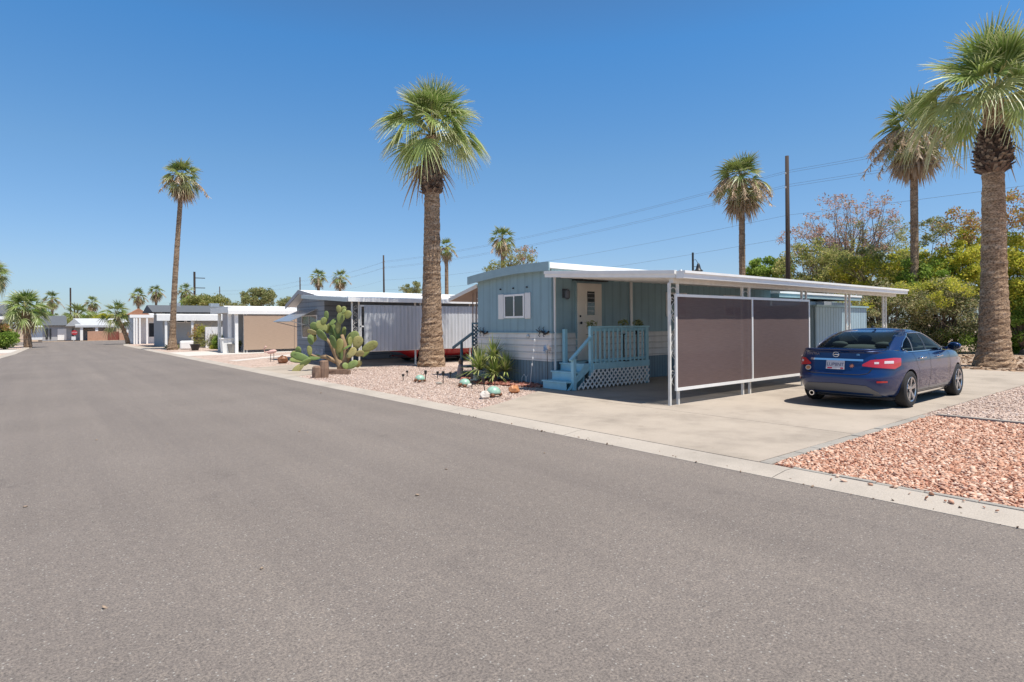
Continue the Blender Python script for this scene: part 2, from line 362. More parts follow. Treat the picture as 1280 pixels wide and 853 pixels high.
    def build(s, name, mat, parent=None, smooth=False, sharp=None, label=None, cat=None, group=None, kind=None, bevel=0):
        me = bpy.data.meshes.new(name)
        vs = np.array(s.v, dtype=np.float64)
        if parent: off = np.array(woff(parent)); loc = (0, 0, 0)
        elif kind == 'structure' or kind == 'stuff': off = np.zeros(3); loc = (0, 0, 0)
        else:
            lo, hi = vs.min(0), vs.max(0); off = np.array([(lo[0] + hi[0]) / 2, (lo[1] + hi[1]) / 2, lo[2]]); loc = tuple(off)
        me.from_pydata([tuple(p) for p in vs - off], [], s.f)
        for mt in (mat if isinstance(mat, (list, tuple)) else [mat]): me.materials.append(mt)
        if len(me.materials) > 1: me.polygons.foreach_set("material_index", s.mi)
        if s.tint is not None:
            at = me.color_attributes.new("tint", 'FLOAT_COLOR', 'POINT'); at.data.foreach_set("color", np.array(s.tint, dtype=np.float32).ravel())
        if smooth or sharp: me.polygons.foreach_set("use_smooth", [True] * len(me.polygons))
        me.update()
        if not s.noclean:
            import bmesh
            b = bmesh.new(); b.from_mesh(me); bmesh.ops.recalc_face_normals(b, faces=b.faces); b.to_mesh(me); b.free()
        if sharp: me.set_sharp_from_angle(angle=R(sharp))
        o = bpy.data.objects.new(name, me); COL.objects.link(o); o.location = loc
        if parent: o.parent = parent
        if bevel:
            bv = o.modifiers.new("bevel", 'BEVEL'); bv.width = bevel; bv.segments = 2; bv.limit_method = 'ANGLE'
        return tag(o, label, cat, group, kind)
    noclean = False
def sheet(name, poly, z, mat, kind='structure', thick=0):
    b = MB()
    if thick: b.prism(poly, 'Z', z - thick, z)
    else: b.add([(x, y, z) for x, y in poly], [tuple(range(len(poly)))])
    o = b.build(name, mat, kind=kind); return o
def stones(name, pts, size, mat, zs, label=None, cat=None, seed=1, flat=.6):
    """many loose stones as one object"""
    rg = np.random.default_rng(seed); n = len(pts)
    ph = (1 + 5 ** .5) / 2
    base = np.array([(-1, ph, 0), (1, ph, 0), (-1, -ph, 0), (1, -ph, 0), (0, -1, ph), (0, 1, ph), (0, -1, -ph), (0, 1, -ph), (ph, 0, -1), (ph, 0, 1), (-ph, 0, -1), (-ph, 0, 1)]) / 1.9
    tri = np.array([(0, 11, 5), (0, 5, 1), (0, 1, 7), (0, 7, 10), (0, 10, 11), (1, 5, 9), (5, 11, 4), (11, 10, 2), (10, 7, 6), (7, 1, 8), (3, 9, 4), (3, 4, 2), (3, 2, 6), (3, 6, 8), (3, 8, 9), (4, 9, 5), (2, 4, 11), (6, 2, 10), (8, 6, 7), (9, 8, 1)])
    v = base[None] * rg.uniform(.65, 1.25, (n, 12, 1))
    sz = size * rg.lognormal(0, .33, (n, 1, 1)) * .5
    v = v * sz * np.stack([rg.uniform(.8, 1.5, n), rg.uniform(.6, 1.0, n), rg.uniform(.35, flat + .2, n)], 1)[:, None, :]
    a = rg.uniform(0, 6.28, n); tl = rg.normal(0, .35, (n, 2))
    c, s_ = np.cos(a)[:, None], np.sin(a)[:, None]
    x, y, z = v[..., 0], v[..., 1], v[..., 2]
    z2 = z + x * tl[:, :1] + y * tl[:, 1:]
    v = np.stack([x * c - y * s_, x * s_ + y * c, z2], -1)
    P = np.column_stack([pts, np.full(n, zs)]) if np.ndim(zs) == 0 else np.column_stack([pts, zs])
    v = v + P[:, None, :]
    f = (tri[None] + (np.arange(n) * 12)[:, None, None]).reshape(-1, 3)
    return rawmesh(name, v.reshape(-1, 3), f, mat, kind='stuff')
def rawmesh(name, v, f, mat, parent=None, kind=None, label=None, cat=None, group=None):
    me = bpy.data.meshes.new(name); k = f.shape[1]
    if parent: v = v - np.array(woff(parent))
    me.vertices.add(len(v)); me.vertices.foreach_set("co", np.ascontiguousarray(v, dtype=np.float32).ravel())
    me.loops.add(f.size); me.loops.foreach_set("vertex_index", np.ascontiguousarray(f, dtype=np.int32).ravel())
    me.polygons.add(len(f)); me.polygons.foreach_set("loop_start", np.arange(0, f.size, k, dtype=np.int32))
    me.update(calc_edges=True); me.validate()
    me.materials.append(mat)
    o = bpy.data.objects.new(name, me); COL.objects.link(o)
    if parent: o.parent = parent
    return tag(o, label, cat, group, kind)
def text(name, s, size, mat, parent, mtx, depth=.002, sx=1):
    c = bpy.data.curves.new(name, 'FONT'); c.body = s; c.size = size; c.align_x = 'CENTER'; c.align_y = 'CENTER'; c.extrude = depth
    t = bpy.data.objects.new("tmp", c); COL.objects.link(t)
    dg = bpy.context.evaluated_depsgraph_get(); me = bpy.data.meshes.new_from_object(t.evaluated_get(dg)); bpy.data.objects.remove(t)
    me.transform(mtx @ Matrix.Diagonal((sx, 1, 1, 1))); me.materials.clear(); me.materials.append(mat)
    o = bpy.data.objects.new(name, me); COL.objects.link(o); o.parent = parent; return o

# ------------------------------------------------------------------ ground
def build_ground():
    sheet("ground", [(-900, -300), (900, -300), (900, 1500), (-900, 1500)], -.02, m_dirt)
    left = [(-1.75, -60), (-1.75, 30), (-1.54, 40.7), (-1.1, 46), (-.6, 58), (-.5, 64), (-1.2, 70), (-3, 74), (-8, 76), (-60, 76)]
    right = [(80, 76), (14, 76), (10, 74.5), (7.6, 71.5), (6.4, 67), (5.75, 60), (5.73, -60)]
    far = [(-60, 86.5), (80, 84.5)]
    sheet("road", left + far + right, 0, m_asph)
    # concrete ribbon kerb, right side: follows the road edge in 3 m pieces
    b = MB(); y = -30
    while y < 60:
        b.prism([(5.70, -.03), (6.12, -.03), (6.12, .032), (5.98, .034), (5.82, .018), (5.70, .004)], 'Y', y, y + 2.988); y += 3
    pts = [(5.75, 60), (6.4, 67), (7.6, 71.5), (10, 74.5), (14, 76), (80, 76)]
    for (x0, y0), (x1, y1) in zip(pts, pts[1:]):
        b.add([(x0 - .05, y0, .006), (x1 - .05, y1, .006), (x1 + .3, y1 - .3, .034), (x0 + .36, y0 - .1, .034)], [(0, 1, 2, 3)])
    b.build("kerb", m_curb, kind='structure')
    b = MB()
    for (x0, y0), (x1, y1) in zip(left, left[1:]):
        b.add([(x0 + .05, y0, .006), (x1 + .05, y1, .006), (x1 - .34, y1 - .1, .034), (x0 - .34, y0 - .1, .034)], [(0, 1, 2, 3)])
    b.build("kerb", m_curb, kind='structure')
    sheet("far_kerb", [(-60, 86.2), (80, 84.2), (80, 84.7), (-60, 86.7)], .012, m_curb)
    # yards
    sheet("yard", [(6.1, -40), (6.1, 60), (6.7, 66), (8, 71), (14, 75.4), (120, 75.4), (120, -40)], .016, m_pink)
    sheet("left_yard", [(-2.05, -60), (-2.05, 30), (-1.84, 40.7), (-1.4, 46), (-.9, 58), (-.85, 64), (-1.5, 69.6), (-3.2, 73.4), (-8, 75.5), (-60, 75.5), (-60, -60)], .016, m_pink)
    # our driveway, in slabs with open joints
    edge = [(6.13, 8.70), (6.75, 8.98), (7.55, 9.40), (8.5, 9.93), (9.59, 10.58)]
    b = MB()
    def slab(p, z=.034): b.prism(p, 'Z', -.05, z)
    slab([(6.135, 3.37), (8.62, 3.37), (8.62, 5.3), (8.62, 9.99)] + [q for q in edge[::-1] if q[0] < 8.6])
    slab([(8.632, 3.37), (12.9, 3.37), (12.9, 10.58), (9.59, 10.58), (8.632, 10.0)])
    slab([(12.912, 3.37), (17.2, 3.37), (17.2, 10.58), (12.912, 10.58)])
    slab([(17.212, 3.37), (22.6, 3.37), (22.9, 5.5), (22.9, 10.58), (17.212, 10.58)])
    b.build("driveway", m_conc, kind='structure')
    b = MB(); x = 6.13
    while x < 11.2:
        b.box(x, min(x + .38, 11.2), 3.235 + rnd.uniform(-.01, .01), 3.355, -.02, .042 + rnd.uniform(-.006, .006)); x += .392
    b.build("paver_edging", m_paver, kind='structure', bevel=.008)
    y = 3.0; b = MB()
    while y > -1.6:
        b.box(6.128, 6.19, y - .385, y, -.02, .040 + rnd.uniform(-.006, .006)); y -= .392
    b.build("paver_edging", m_paver, kind='structure', bevel=.008)
    b = MB(); b.box(11.22, 11.31, -4, 3.16, -.02, .065); b.build("concrete_edging", m_paver, kind='structure')
    sheet("red_gravel_bed", [(6.195, -4), (11.22, -4), (11.22, 3.225), (6.195, 3.225)], .024, m_red)
    rg = np.random.default_rng(3)
    n = 40000; p = np.column_stack([rg.uniform(6.2, 11.2, n), rg.uniform(-1.2, 3.225, n)])
    stones("red_gravel", p, .031, m_redst, .028 + rg.uniform(0, .008, n), seed=4, flat=.45)
    n = 34; p = np.column_stack([rg.uniform(5.9, 6.2, n), rg.uniform(-1, 2.7, n)])
    stones("red_gravel", p, .036, m_redst, .046, seed=5)
    n = 16000; p = np.column_stack([rg.uniform(11.33, 22, n), rg.uniform(-2.5, 3.38, n)])
    stones("pink_gravel", p, .028, m_pinkst, .022, seed=6)
    # front yard of the blue home
    def inyard(q):
        x, y = q
        if y < 10.6 and x < 9.7: return y > np.interp(x, [e[0] for e in edge], [e[1] for e in edge]) + .02
        if x > 9.72 and y < 13.9: return False
        return y < 18.0 + max(0, (x - 6.3)) * .75
    q = np.column_stack([rg.uniform(6.14, 12, 36000), rg.uniform(8.7, 20.5, 36000)])
    q = np.array([k for k in q if inyard(k)])
    stones("pink_gravel", q, .026, m_pinkst, .020, seed=8)
    # brick chips along the wall of the blue home
    bed = [(9.71, 10.62), (9.45, 10.75), (9.1, 11.6), (8.85, 12.5), (8.95, 13.4), (9.6, 14.3), (9.71, 14.3)]
    sheet("chip_bed", bed, .022, m_red)
    q = []
    while len(q) < 1500:
        y = rnd.uniform(10.64, 14.3); x = rnd.uniform(8.8, 9.68)
        if x > np.interp(y, [10.62, 10.75, 11.6, 12.5, 13.4, 14.3], [9.66, 9.42, 9.08, 8.84, 8.95, 9.6]): q.append((x, y))
    stones("brick_chips", np.array(q), .075, m_chip, .04 + rg.uniform(0, .03, 1500), seed=9)
    # neighbours' slabs and paths
    sheet("neighbour_driveway", [(6.13, 18.15), (8.3, 19.75), (11, 20.5), (24, 20.5), (24, 25), (9.7, 25), (8.9, 24.6), (7.2, 23.6), (6.13, 23.2)], .021, m_conc)
    sheet("stepping_path", [(6.9, 28.2), (11.0, 32.0), (10.6, 32.6), (6.7, 28.9)], .021, m_walk)
    sheet("neighbour_driveway", [(6.13, 35.0), (20, 36.6), (20, 41), (6.13, 41)], .021, m_walk)
    sheet("neighbour_driveway", [(6.13, 50), (20, 50), (20, 57), (6.13, 57)], .021, m_conc)
    sheet("left_driveway", [(-1.95, 30), (-1.84, 40), (-8, 40), (-8, 30)], .021, m_conc)
    sheet("left_driveway", [(-1.4, 48), (-1.0, 56), (-14, 56), (-14, 48)], .021, m_walk)
    # bare earth below the hedges
    sheet("hedge_earth", [(22.95, 3.9), (26, 4.2), (60, 6), (60, 24), (22.95, 24)], .021, m_dirt)
    rr = np.column_stack([rg.uniform(23, 33, 900), rg.uniform(3.9, 10, 900)])
    stones("leaf_litter", rr, .10, island("litter", [(.10, .06, .04), (.25, .15, .09), (.40, .27, .17)]), .03, seed=12, flat=.2)
    # crumbs and leaves along the kerb
    q = np.column_stack([rg.uniform(-1.2, 5.4, 26), rg.uniform(2, 14, 26)]); stones("road_grit", q, .026, m_dirt, .006, seed=15, flat=.3)
    q = np.column_stack([5.66 + np.abs(rg.normal(0, .12, 70)), rg.uniform(0, 9, 70)])
    stones("kerb_debris", q, .022, island("debris", [(.08, .05, .035), (.2, .13, .09), (.35, .25, .18)]), .012, seed=13, flat=.3)
build_ground()

# ------------------------------------------------------------------ palms
def frond(mb, P0, az, el, L1, L2, ns, rg, droop, tipdroop, fr, spread=88, hinge=0):
    d0 = Vector((math.cos(el) * math.cos(az), math.cos(el) * math.sin(az), math.sin(el)))
    pts = [P0 + d0 * L1 * t + Vector((0, 0, -droop * L1 * t * t)) for t in (0, .25, .5, .75, 1)]
    d = (pts[4] - pts[3]).normalized(); s_ = d.cross(Vector((0, 0, 1)))
    if s_.length < .05: s_ = Vector((math.sin(az), -math.cos(az), 0))
    s_.normalize()
    tw = rg.uniform(-.8, .8); s_ = (Matrix.Rotation(tw, 3, d) @ s_); nrm = s_.cross(d).normalized()
    b = len(mb.v); wd = L1 * .014 + .008
    for i, p in enumerate(pts):
        ww = wd * (1.3 - .6 * i / 4)
        mb.v += [tuple(p + s_ * ww), tuple(p - s_ * ww), tuple(p - nrm * ww * .8)]; mb.tint += [(0, fr, 1, 1)] * 3
    for i in range(4):
        for j in range(3): mb.f.append((b + i * 3 + j, b + i * 3 + (j + 1) % 3, b + i * 3 + 3 + (j + 1) % 3, b + i * 3 + 3 + j)); mb.mi.append(0)
    Pe = pts[4]; da = R(2 * spread / ns)
    if hinge:
        hx = d.cross(Vector((0, 0, 1)))
        if hx.length > .05:
            q_ = Matrix.Rotation(-hinge, 3, hx.normalized()); d = q_ @ d; s_ = q_ @ s_; nrm = q_ @ nrm
    ts = (.0, .34, .58, .8, 1.0)
    for j in range(ns):
        a = R(-spread) + da * (j + .5) + rg.uniform(-.03, .03)
        e = (math.cos(a) * d + math.sin(a) * s_ + nrm * .18 * math.sin(a) ** 2).normalized()
        q = nrm.cross(e).normalized()
        L = L2 * (1 - .3 * (abs(a) / R(spread)) ** 2) * rg.uniform(.88, 1.08); g = tipdroop * rg.uniform(.6, 1.5)
        sg = 1 if j % 2 else -1; b = len(mb.v)
        for t in ts:
            p = Pe + e * L * t + Vector((0, 0, -g * L * t ** 2.6))
            ww = (.005 + da * .46 * t * L) if t <= .4 else da * .46 * .36 * L * max(0, (1 - t) / .6) ** .7
            ww = max(ww, .004)
            mb.v += [tuple(p + q * ww + nrm * ww * .7 * sg), tuple(p - q * ww - nrm * ww * .7 * sg)]
            mb.tint += [(t, fr, 0, 1)] * 2
        for i in range(4): mb.f.append((b + 2 * i, b + 2 * i + 1, b + 2 * i + 3, b + 2 * i + 2)); mb.mi.append(0)
def newtint():
    b = MB(); b.tint = []; b.noclean = True; return b
def palm(name, label, base, top, prof, Rc, nfr, seed, mat=None, boots=None, skirt=0, stalks=0, ns=22, group=None, trunkmat_=None, curve=1.4, nseg=24, elmin=-45, rings=True, cat="palm tree"):
    """prof: list of (fraction of height, radius); boots: (z0 frac, r) ; skirt: number of dead fronds hanging"""
    rg = random.Random(seed); base = Vector(base); top = Vector(top)
    root = empty(name, base, label, cat, group)
    H = top.z - base.z
    def axis(t):
        k = t ** curve; p = base.lerp(top, t); p.x = base.x + (top.x - base.x) * k; p.y = base.y + (top.y - base.y) * k; return p
    b = MB(); nr = max(10, int(H / (.075 if rings else .5))); vs = []; amp = [rg.uniform(-.03, .03) for _ in range(nr + 1)]; ph = rg.uniform(0, 6)
    for i in range(nr + 1):
        t = i / nr; c = axis(t); r = np.interp(t, [q[0] for q in prof], [q[1] for q in prof])
        for j in range(nseg):
            a = 2 * math.pi * j / nseg; k = r * (1 + (amp[i] + .018 * math.sin(3 * a + ph + i * .05) + rg.uniform(-.035, .035) if rings else 0) + (.05 * math.sin(5 * a) + rg.uniform(-.05, .05) if t < .03 and rings else 0))
            vs.append((c.x + k * math.cos(a), c.y + k * math.sin(a), c.z + (rg.uniform(-.012, .012) if rings else 0) - (.1 if i == 0 else 0)))
    fs = [(i * nseg + j, i * nseg + (j + 1) % nseg, (i + 1) * nseg + (j + 1) % nseg, (i + 1) * nseg + j) for i in range(nr) for j in range(nseg)]
    b.add(vs, fs); b.noclean = True
    b.build("trunk", trunkmat_ or m_trk1, root, smooth=not rings)
    if boots:
        z0, z1, rb, cnt = boots; b = MB(); b.noclean = True
        for i in range(cnt):
            t = z0 + (z1 - z0) * (i + rg.random()) / cnt; c = axis(min(t, 1)); c.z = base.z + t * H
            az = i * 2.39996 + rg.uniform(-.2, .2); r = rb * (.55 + .45 * math.sin(math.pi * min(1, (t - z0) / (z1 - z0) * .8 + .25)))
            o = Vector((math.cos(az), math.sin(az), 0)); sd = Vector((-o.y, o.x, 0)); L = rg.uniform(.16, .28) * (rb / .5) ** .5; ww = rg.uniform(.032, .055) * (rb / .5) ** .5
            p = c + o * r * .55; tip = (o * .85 + Vector((0, 0, rg.uniform(.3, 1.0)))).normalized()
            nn = sd.cross(tip)
            b.add([p - sd * ww * 1.3, p + sd * ww * 1.3, p + tip * L + sd * ww * .75, p + tip * L - sd * ww * .75,
                   p - sd * ww * 1.3 - nn * .05, p + sd * ww * 1.3 - nn * .05, p + tip * L + sd * ww * .7 - nn * .03, p + tip * L - sd * ww * .7 - nn * .03],
                  [(0, 1, 2, 3), (7, 6, 5, 4), (3, 2, 6, 7), (0, 3, 7, 4), (1, 5, 6, 2), (0, 4, 5, 1)])
        b.lathe([(.3 * rb, 0), (.75 * rb, (z1 - z0) * H * .25), (.8 * rb, (z1 - z0) * H * .6), (.5 * rb, (z1 - z0) * H)], axis(min(z0, 1)) + Vector((0, 0, 0)), 12)
        b.build("leaf_base", m_boot, root)
    b = newtint(); ct = axis(1.0)
    for i in range(nfr):
        u = (i + .5) / nfr; el = R(86 - (86 - elmin) * u ** 1.05 + rg.uniform(-15, 15)); az = i * 2.39996 + rg.uniform(-.25, .25)
        L1 = Rc * rg.uniform(.30, .60) * (.85 + .25 * u); L2 = Rc * rg.uniform(.44, .56)
        frond(b, ct + Vector((0, 0, .10 * Rc * (1 - u))), az, el, L1, L2, ns, rg, .04 + .12 * u, .05 + .38 * u * rg.uniform(.5, 1.4), min(1, max(0, .15 + .65 * u + rg.uniform(-.25, .25))), hinge=R(rg.uniform(5, 22) + 26 * u))
    b.build("crown", mat or m_fr1, root)
    if skirt:
        b = newtint()
        for i in range(skirt):
            az = i * 2.39996 + rg.uniform(-.4, .4); el = R(rg.uniform(-86, -50))
            frond(b, ct + Vector((0, 0, -.1 * Rc)), az, el, Rc * rg.uniform(.22, .42), Rc * rg.uniform(.5, .72), max(8, ns // 2), rg, .1, .25, rg.random(), 60)
        b.build("dead_skirt", m_deadf, root)
    if stalks:
        b = MB(); b.noclean = True
        for i in range(stalks):
            az = i * 2.39996 + 1; el = R(rg.uniform(5, 40)); L = Rc * rg.uniform(.9, 1.15)
            d = Vector((math.cos(el) * math.cos(az), math.cos(el) * math.sin(az), math.sin(el)))
            P = [ct + d * L * t + Vector((0, 0, -.9 * L * t * t)) for t in (0, .2, .4, .6, .8, 1)]
            b.tube(P, [.018, .016, .014, .012, .01, .006], 4)
            for k in range(80):
                t = rg.uniform(.4, 1); p = ct + d * L * t + Vector((0, 0, -.9 * L * t * t))
                q = Vector((rg.gauss(0, .5), rg.gauss(0, .5), -rg.uniform(.3, 1.2))).normalized() * Rc * rg.uniform(.08, .20); sd = Vector((rg.gauss(0, 1), rg.gauss(0, 1), 0)).normalized() * .03
                b.add([p - sd, p + sd, p + q + sd * .6, p + q - sd * .6], [(0, 1, 2, 3)])
        b.build("flower_stalk", m_stalk, root)
    return root

palm("fan_palm", "tall thick trunked fan palm standing in the gravel yard beside the blue home", (11.40, 18.99, .0), (11.45, 18.95, 8.55),
     [(0, .50), (.02, .49), (.06, .46), (.12, .41), (.25, .36), (.45, .32), (.7, .285), (.85, .26), (1, .24)], 2.3, 58, 11, boots=(.745, .90, .48, 420), stalks=0, ns=28, skirt=2, elmin=-12)
palm("fan_palm", "massive palm with the widest trunk right behind the blue car", (25.04, 5.39, .0), (25.0, 5.36, 8.95),
     [(0, .60), (.02, .55), (.06, .48), (.15, .42), (.3, .375), (.5, .335), (.75, .295), (1, .27)], 2.75, 56, 23, boots=(.725, .875, .62, 640), ns=30, skirt=1, elmin=-12)
palm("fan_palm", "very tall slender palm with curved trunk in the sparse yard far down the street", (7.05, 45.3, .0), (7.65, 44.9, 11.6),
     [(0, .36), (.03, .30), (.08, .21), (.2, .18), (.6, .16), (1, .135)], 1.5, 40, 31, m_fr2, skirt=30, stalks=7, ns=14, trunkmat_=m_trk2, nseg=12, rings=True, elmin=-40)
def bgpalm(label, x, ybase, ycrown, rpx, d, wpx, seed, skirt=22, stalks=5, name="fan_palm", lean=0, group=None, detail=1):
    p = D(x, ycrown, d); bpt = Vector((p.x - lean, p.y, 0)); k = d / FPX
    return palm(name, label, bpt, (p.x, p.y, p.z), [(0, wpx * k * .62), (.08, wpx * k * .52), (1, wpx * k * .42)], rpx * k, 44 if detail else 28, seed, m_fr2, skirt=skirt, stalks=stalks,
                ns=16 if detail else 10, trunkmat_=m_trk2, nseg=12, rings=detail > 0, elmin=-58, group=group)
bgpalm("palm with brown dead skirt and tan flower sprays left of the massive palm", 1142, 350, 165, 52, 31, 9.5, 41, 60, 24)
bgpalm("middle sized palm standing behind the carport roof beside the wooden pole", 927, 345, 226, 40, 40, 8, 43, 54, 20)
bgpalm("small palm crown peeking above the roof corner of the blue home", 628, 330, 300, 20, 58, 5, 47, 20, 5, detail=0)
bgpalm("small palm half hidden behind the thick trunk of the yard palm", 558, 330, 311, 15, 66, 5, 53, 16, 4, detail=0)
bgpalm("left one of two palms over the grey home roof", 398, 360, 347, 13, 80, 4, 59, 18, 5, detail=0)
bgpalm("right one of two palms over the grey home roof", 425, 360, 348, 14, 78, 4, 61, 18, 5, detail=0)
bgpalm("far palm left of the brown pole at the end of the street", 65, 400, 374, 12.5, 118, 3.2, 67, 16, 4, detail=0)
bgpalm("far palm right of the brown pole at the end of the street", 115, 395, 379, 11, 125, 3, 71, 18, 4, detail=0)
bgpalm("lower palm of the pair behind the white home", 173, 385, 370, 12, 100, 3, 73, 18, 4, detail=0)
bgpalm("higher palm of the pair behind the white home", 195, 385, 365, 11.5, 98, 3, 79, 18, 4, detail=0)
bgpalm("palm behind the crossarm pole right of the slender palm", 232, 385, 364, 12, 96, 3, 83, 22, 4, detail=0)
bgpalm("tiny distant palm between the brown pole and the grey gabled house", 70, 400, 395, 4, 190, 1.2, 89, 6, 2, detail=0)
bgpalm("palm cut off by the left edge of the picture", -12, 420, 342, 25, 42, 9, 97, 12, 2)
palm("fan_palm", "short bushy palm on the left street corner", (-.62, 61.0, 0), (-.75, 61.0, 3.0), [(0, .30), (.1, .27), (.5, .24), (.8, .27), (1, .26)], 1.9, 54, 101, m_fr1, ns=16, skirt=8, nseg=14, elmin=-30)
palm("fan_palm", "low leaning young palm beside the white porch columns", G(160, 430), G(160, 430) + Vector((-.9, 0, 2.6)), [(0, .2), (1, .16)], 1.7, 26, 103, m_fr2, ns=14, skirt=0, nseg=10)
palm("fan_palm", "young trunkless palm showing over the tan block wall at the far end", G(109, 424) + Vector((-.5, 14, 0)), G(109, 424) + Vector((-.5, 14, 3.4)), [(0, .25), (1, .2)], 2.6, 26, 107, m_fr2, ns=12, nseg=8)

# ------------------------------------------------------------------ leafy trees
def leafcloud(rg, clumps, size, aspect, vert=.0):
    """clumps: list of (center, radii, n) -> quads"""
    C_, n_ = [], []
    for c, r, n in clumps:
        p = rg.normal(0, 1, (n, 3)); p /= np.linalg.norm(p, axis=1)[:, None] + 1e-9
        p *= rg.uniform(0, 1, (n, 1)) ** .45
        C_.append(np.array(c) + p * np.array(r))
    P = np.concatenate(C_); n = len(P)
    d = rg.normal(0, 1, (n, 3)); d[:, 2] -= vert; d /= np.linalg.norm(d, axis=1)[:, None]
    q = np.cross(d, rg.normal(0, 1, (n, 3))); q /= np.linalg.norm(q, axis=1)[:, None]
    s = size * rg.uniform(.6, 1.35, (n, 1))
    v = np.stack([P - d * s * .5, P + q * s * aspect * .5, P + d * s * .5, P - q * s * aspect * .5], 1).reshape(-1, 3)
    f = np.arange(4 * n).reshape(-1, 4); return v, f
def tree(name, label, base, crowns, leaf, trunk_r=.12, seed=1, trunk_h=None, fork=None, cat="tree", group=None, twigs=0, aspect=.5, bark=None, vert=0):
    """crowns: list of (center, radii, clump count, leaves per clump, clump size, material)"""
    rg = np.random.default_rng(seed); base = Vector(base)
    root = empty(name, base, label, cat, group)
    tb = MB(); tb.noclean = True
    allc = []
    for ci, (c, r, k, n, cs, mat) in enumerate(crowns):
        c = np.array(c); r = np.array(r); cl = []
        for i in range(k):
            p = rg.normal(0, 1, 3); p /= np.linalg.norm(p); p *= rg.uniform(.25, 1) ** .5
            q = c + p * r; q[2] = max(q[2], .15)
            cl.append((q, np.array([1, 1, .75]) * cs * rg.uniform(.6, 1.3), int(n * rg.uniform(.5, 1.4)))); allc.append((q, r))
        cl = [(a_, b_, int(c_ * 1.9)) for a_, b_, c_ in cl]; v, f = leafcloud(rg, cl, leaf, aspect, vert)
        rawmesh("crown", v, f, mat, root)
    ft = np.mean([q for q, _ in allc], 0); lowz = min(q[2] for q, _ in allc)
    hub = np.array([base.x * .6 + ft[0] * .4, base.y * .6 + ft[1] * .4, base.z + (trunk_h or max(.35, lowz * .7))])
    tb.tube([base + Vector((0, 0, -.05)), (base + Vector(hub)) / 2 + Vector((rg.normal(0, .06), rg.normal(0, .06), 0)), hub], [trunk_r, trunk_r * .85, trunk_r * .75], 8)
    idx = rg.permutation(len(allc))[:max(12, twigs)]
    for i in idx:
        q = allc[i][0]; mid = (hub + q) / 2 + rg.normal(0, .12, 3) * np.linalg.norm(q - hub) * .6
        mid[2] += .08 * np.linalg.norm(q - hub)
        tb.tube([hub, mid * .5 + hub * .5, mid, (mid + q) / 2 + rg.normal(0, .05, 3), q], [trunk_r * .55, trunk_r * .42, trunk_r * .28, trunk_r * .16, trunk_r * .07], 5)
        if twigs:
            for s_ in range(5):
                a = mid + (q - mid) * rg.uniform(.2, 1); e = a + rg.normal(0, .35, 3) + np.array([0, 0, .25])
                tb.tube([a, (a + e) / 2 + rg.normal(0, .05, 3), e], [trunk_r * .1, trunk_r * .07, trunk_r * .035], 3)
    tb.build("trunk", bark or m_bark, root, smooth=True)
    return root
def cpx(x, y, d, rx, ry, rz=None):
    k = d / FPX; return (tuple(D(x, y, d)), (rx * k, (rz or rx) * k, ry * k))
def at(x, d): p = D(x, 400, d); return (p.x, p.y, 0)
def T(name, label, x, d, blobs, leaf, **kw):
    cr = []
    for (bx, by, rx, ry, k, n, cs, mat) in blobs:
        c, r = cpx(bx, by, d, rx, ry); cr.append((c, r, k, n, cs, mat))
    return tree(name, label, at(x, d), cr, leaf, **kw)
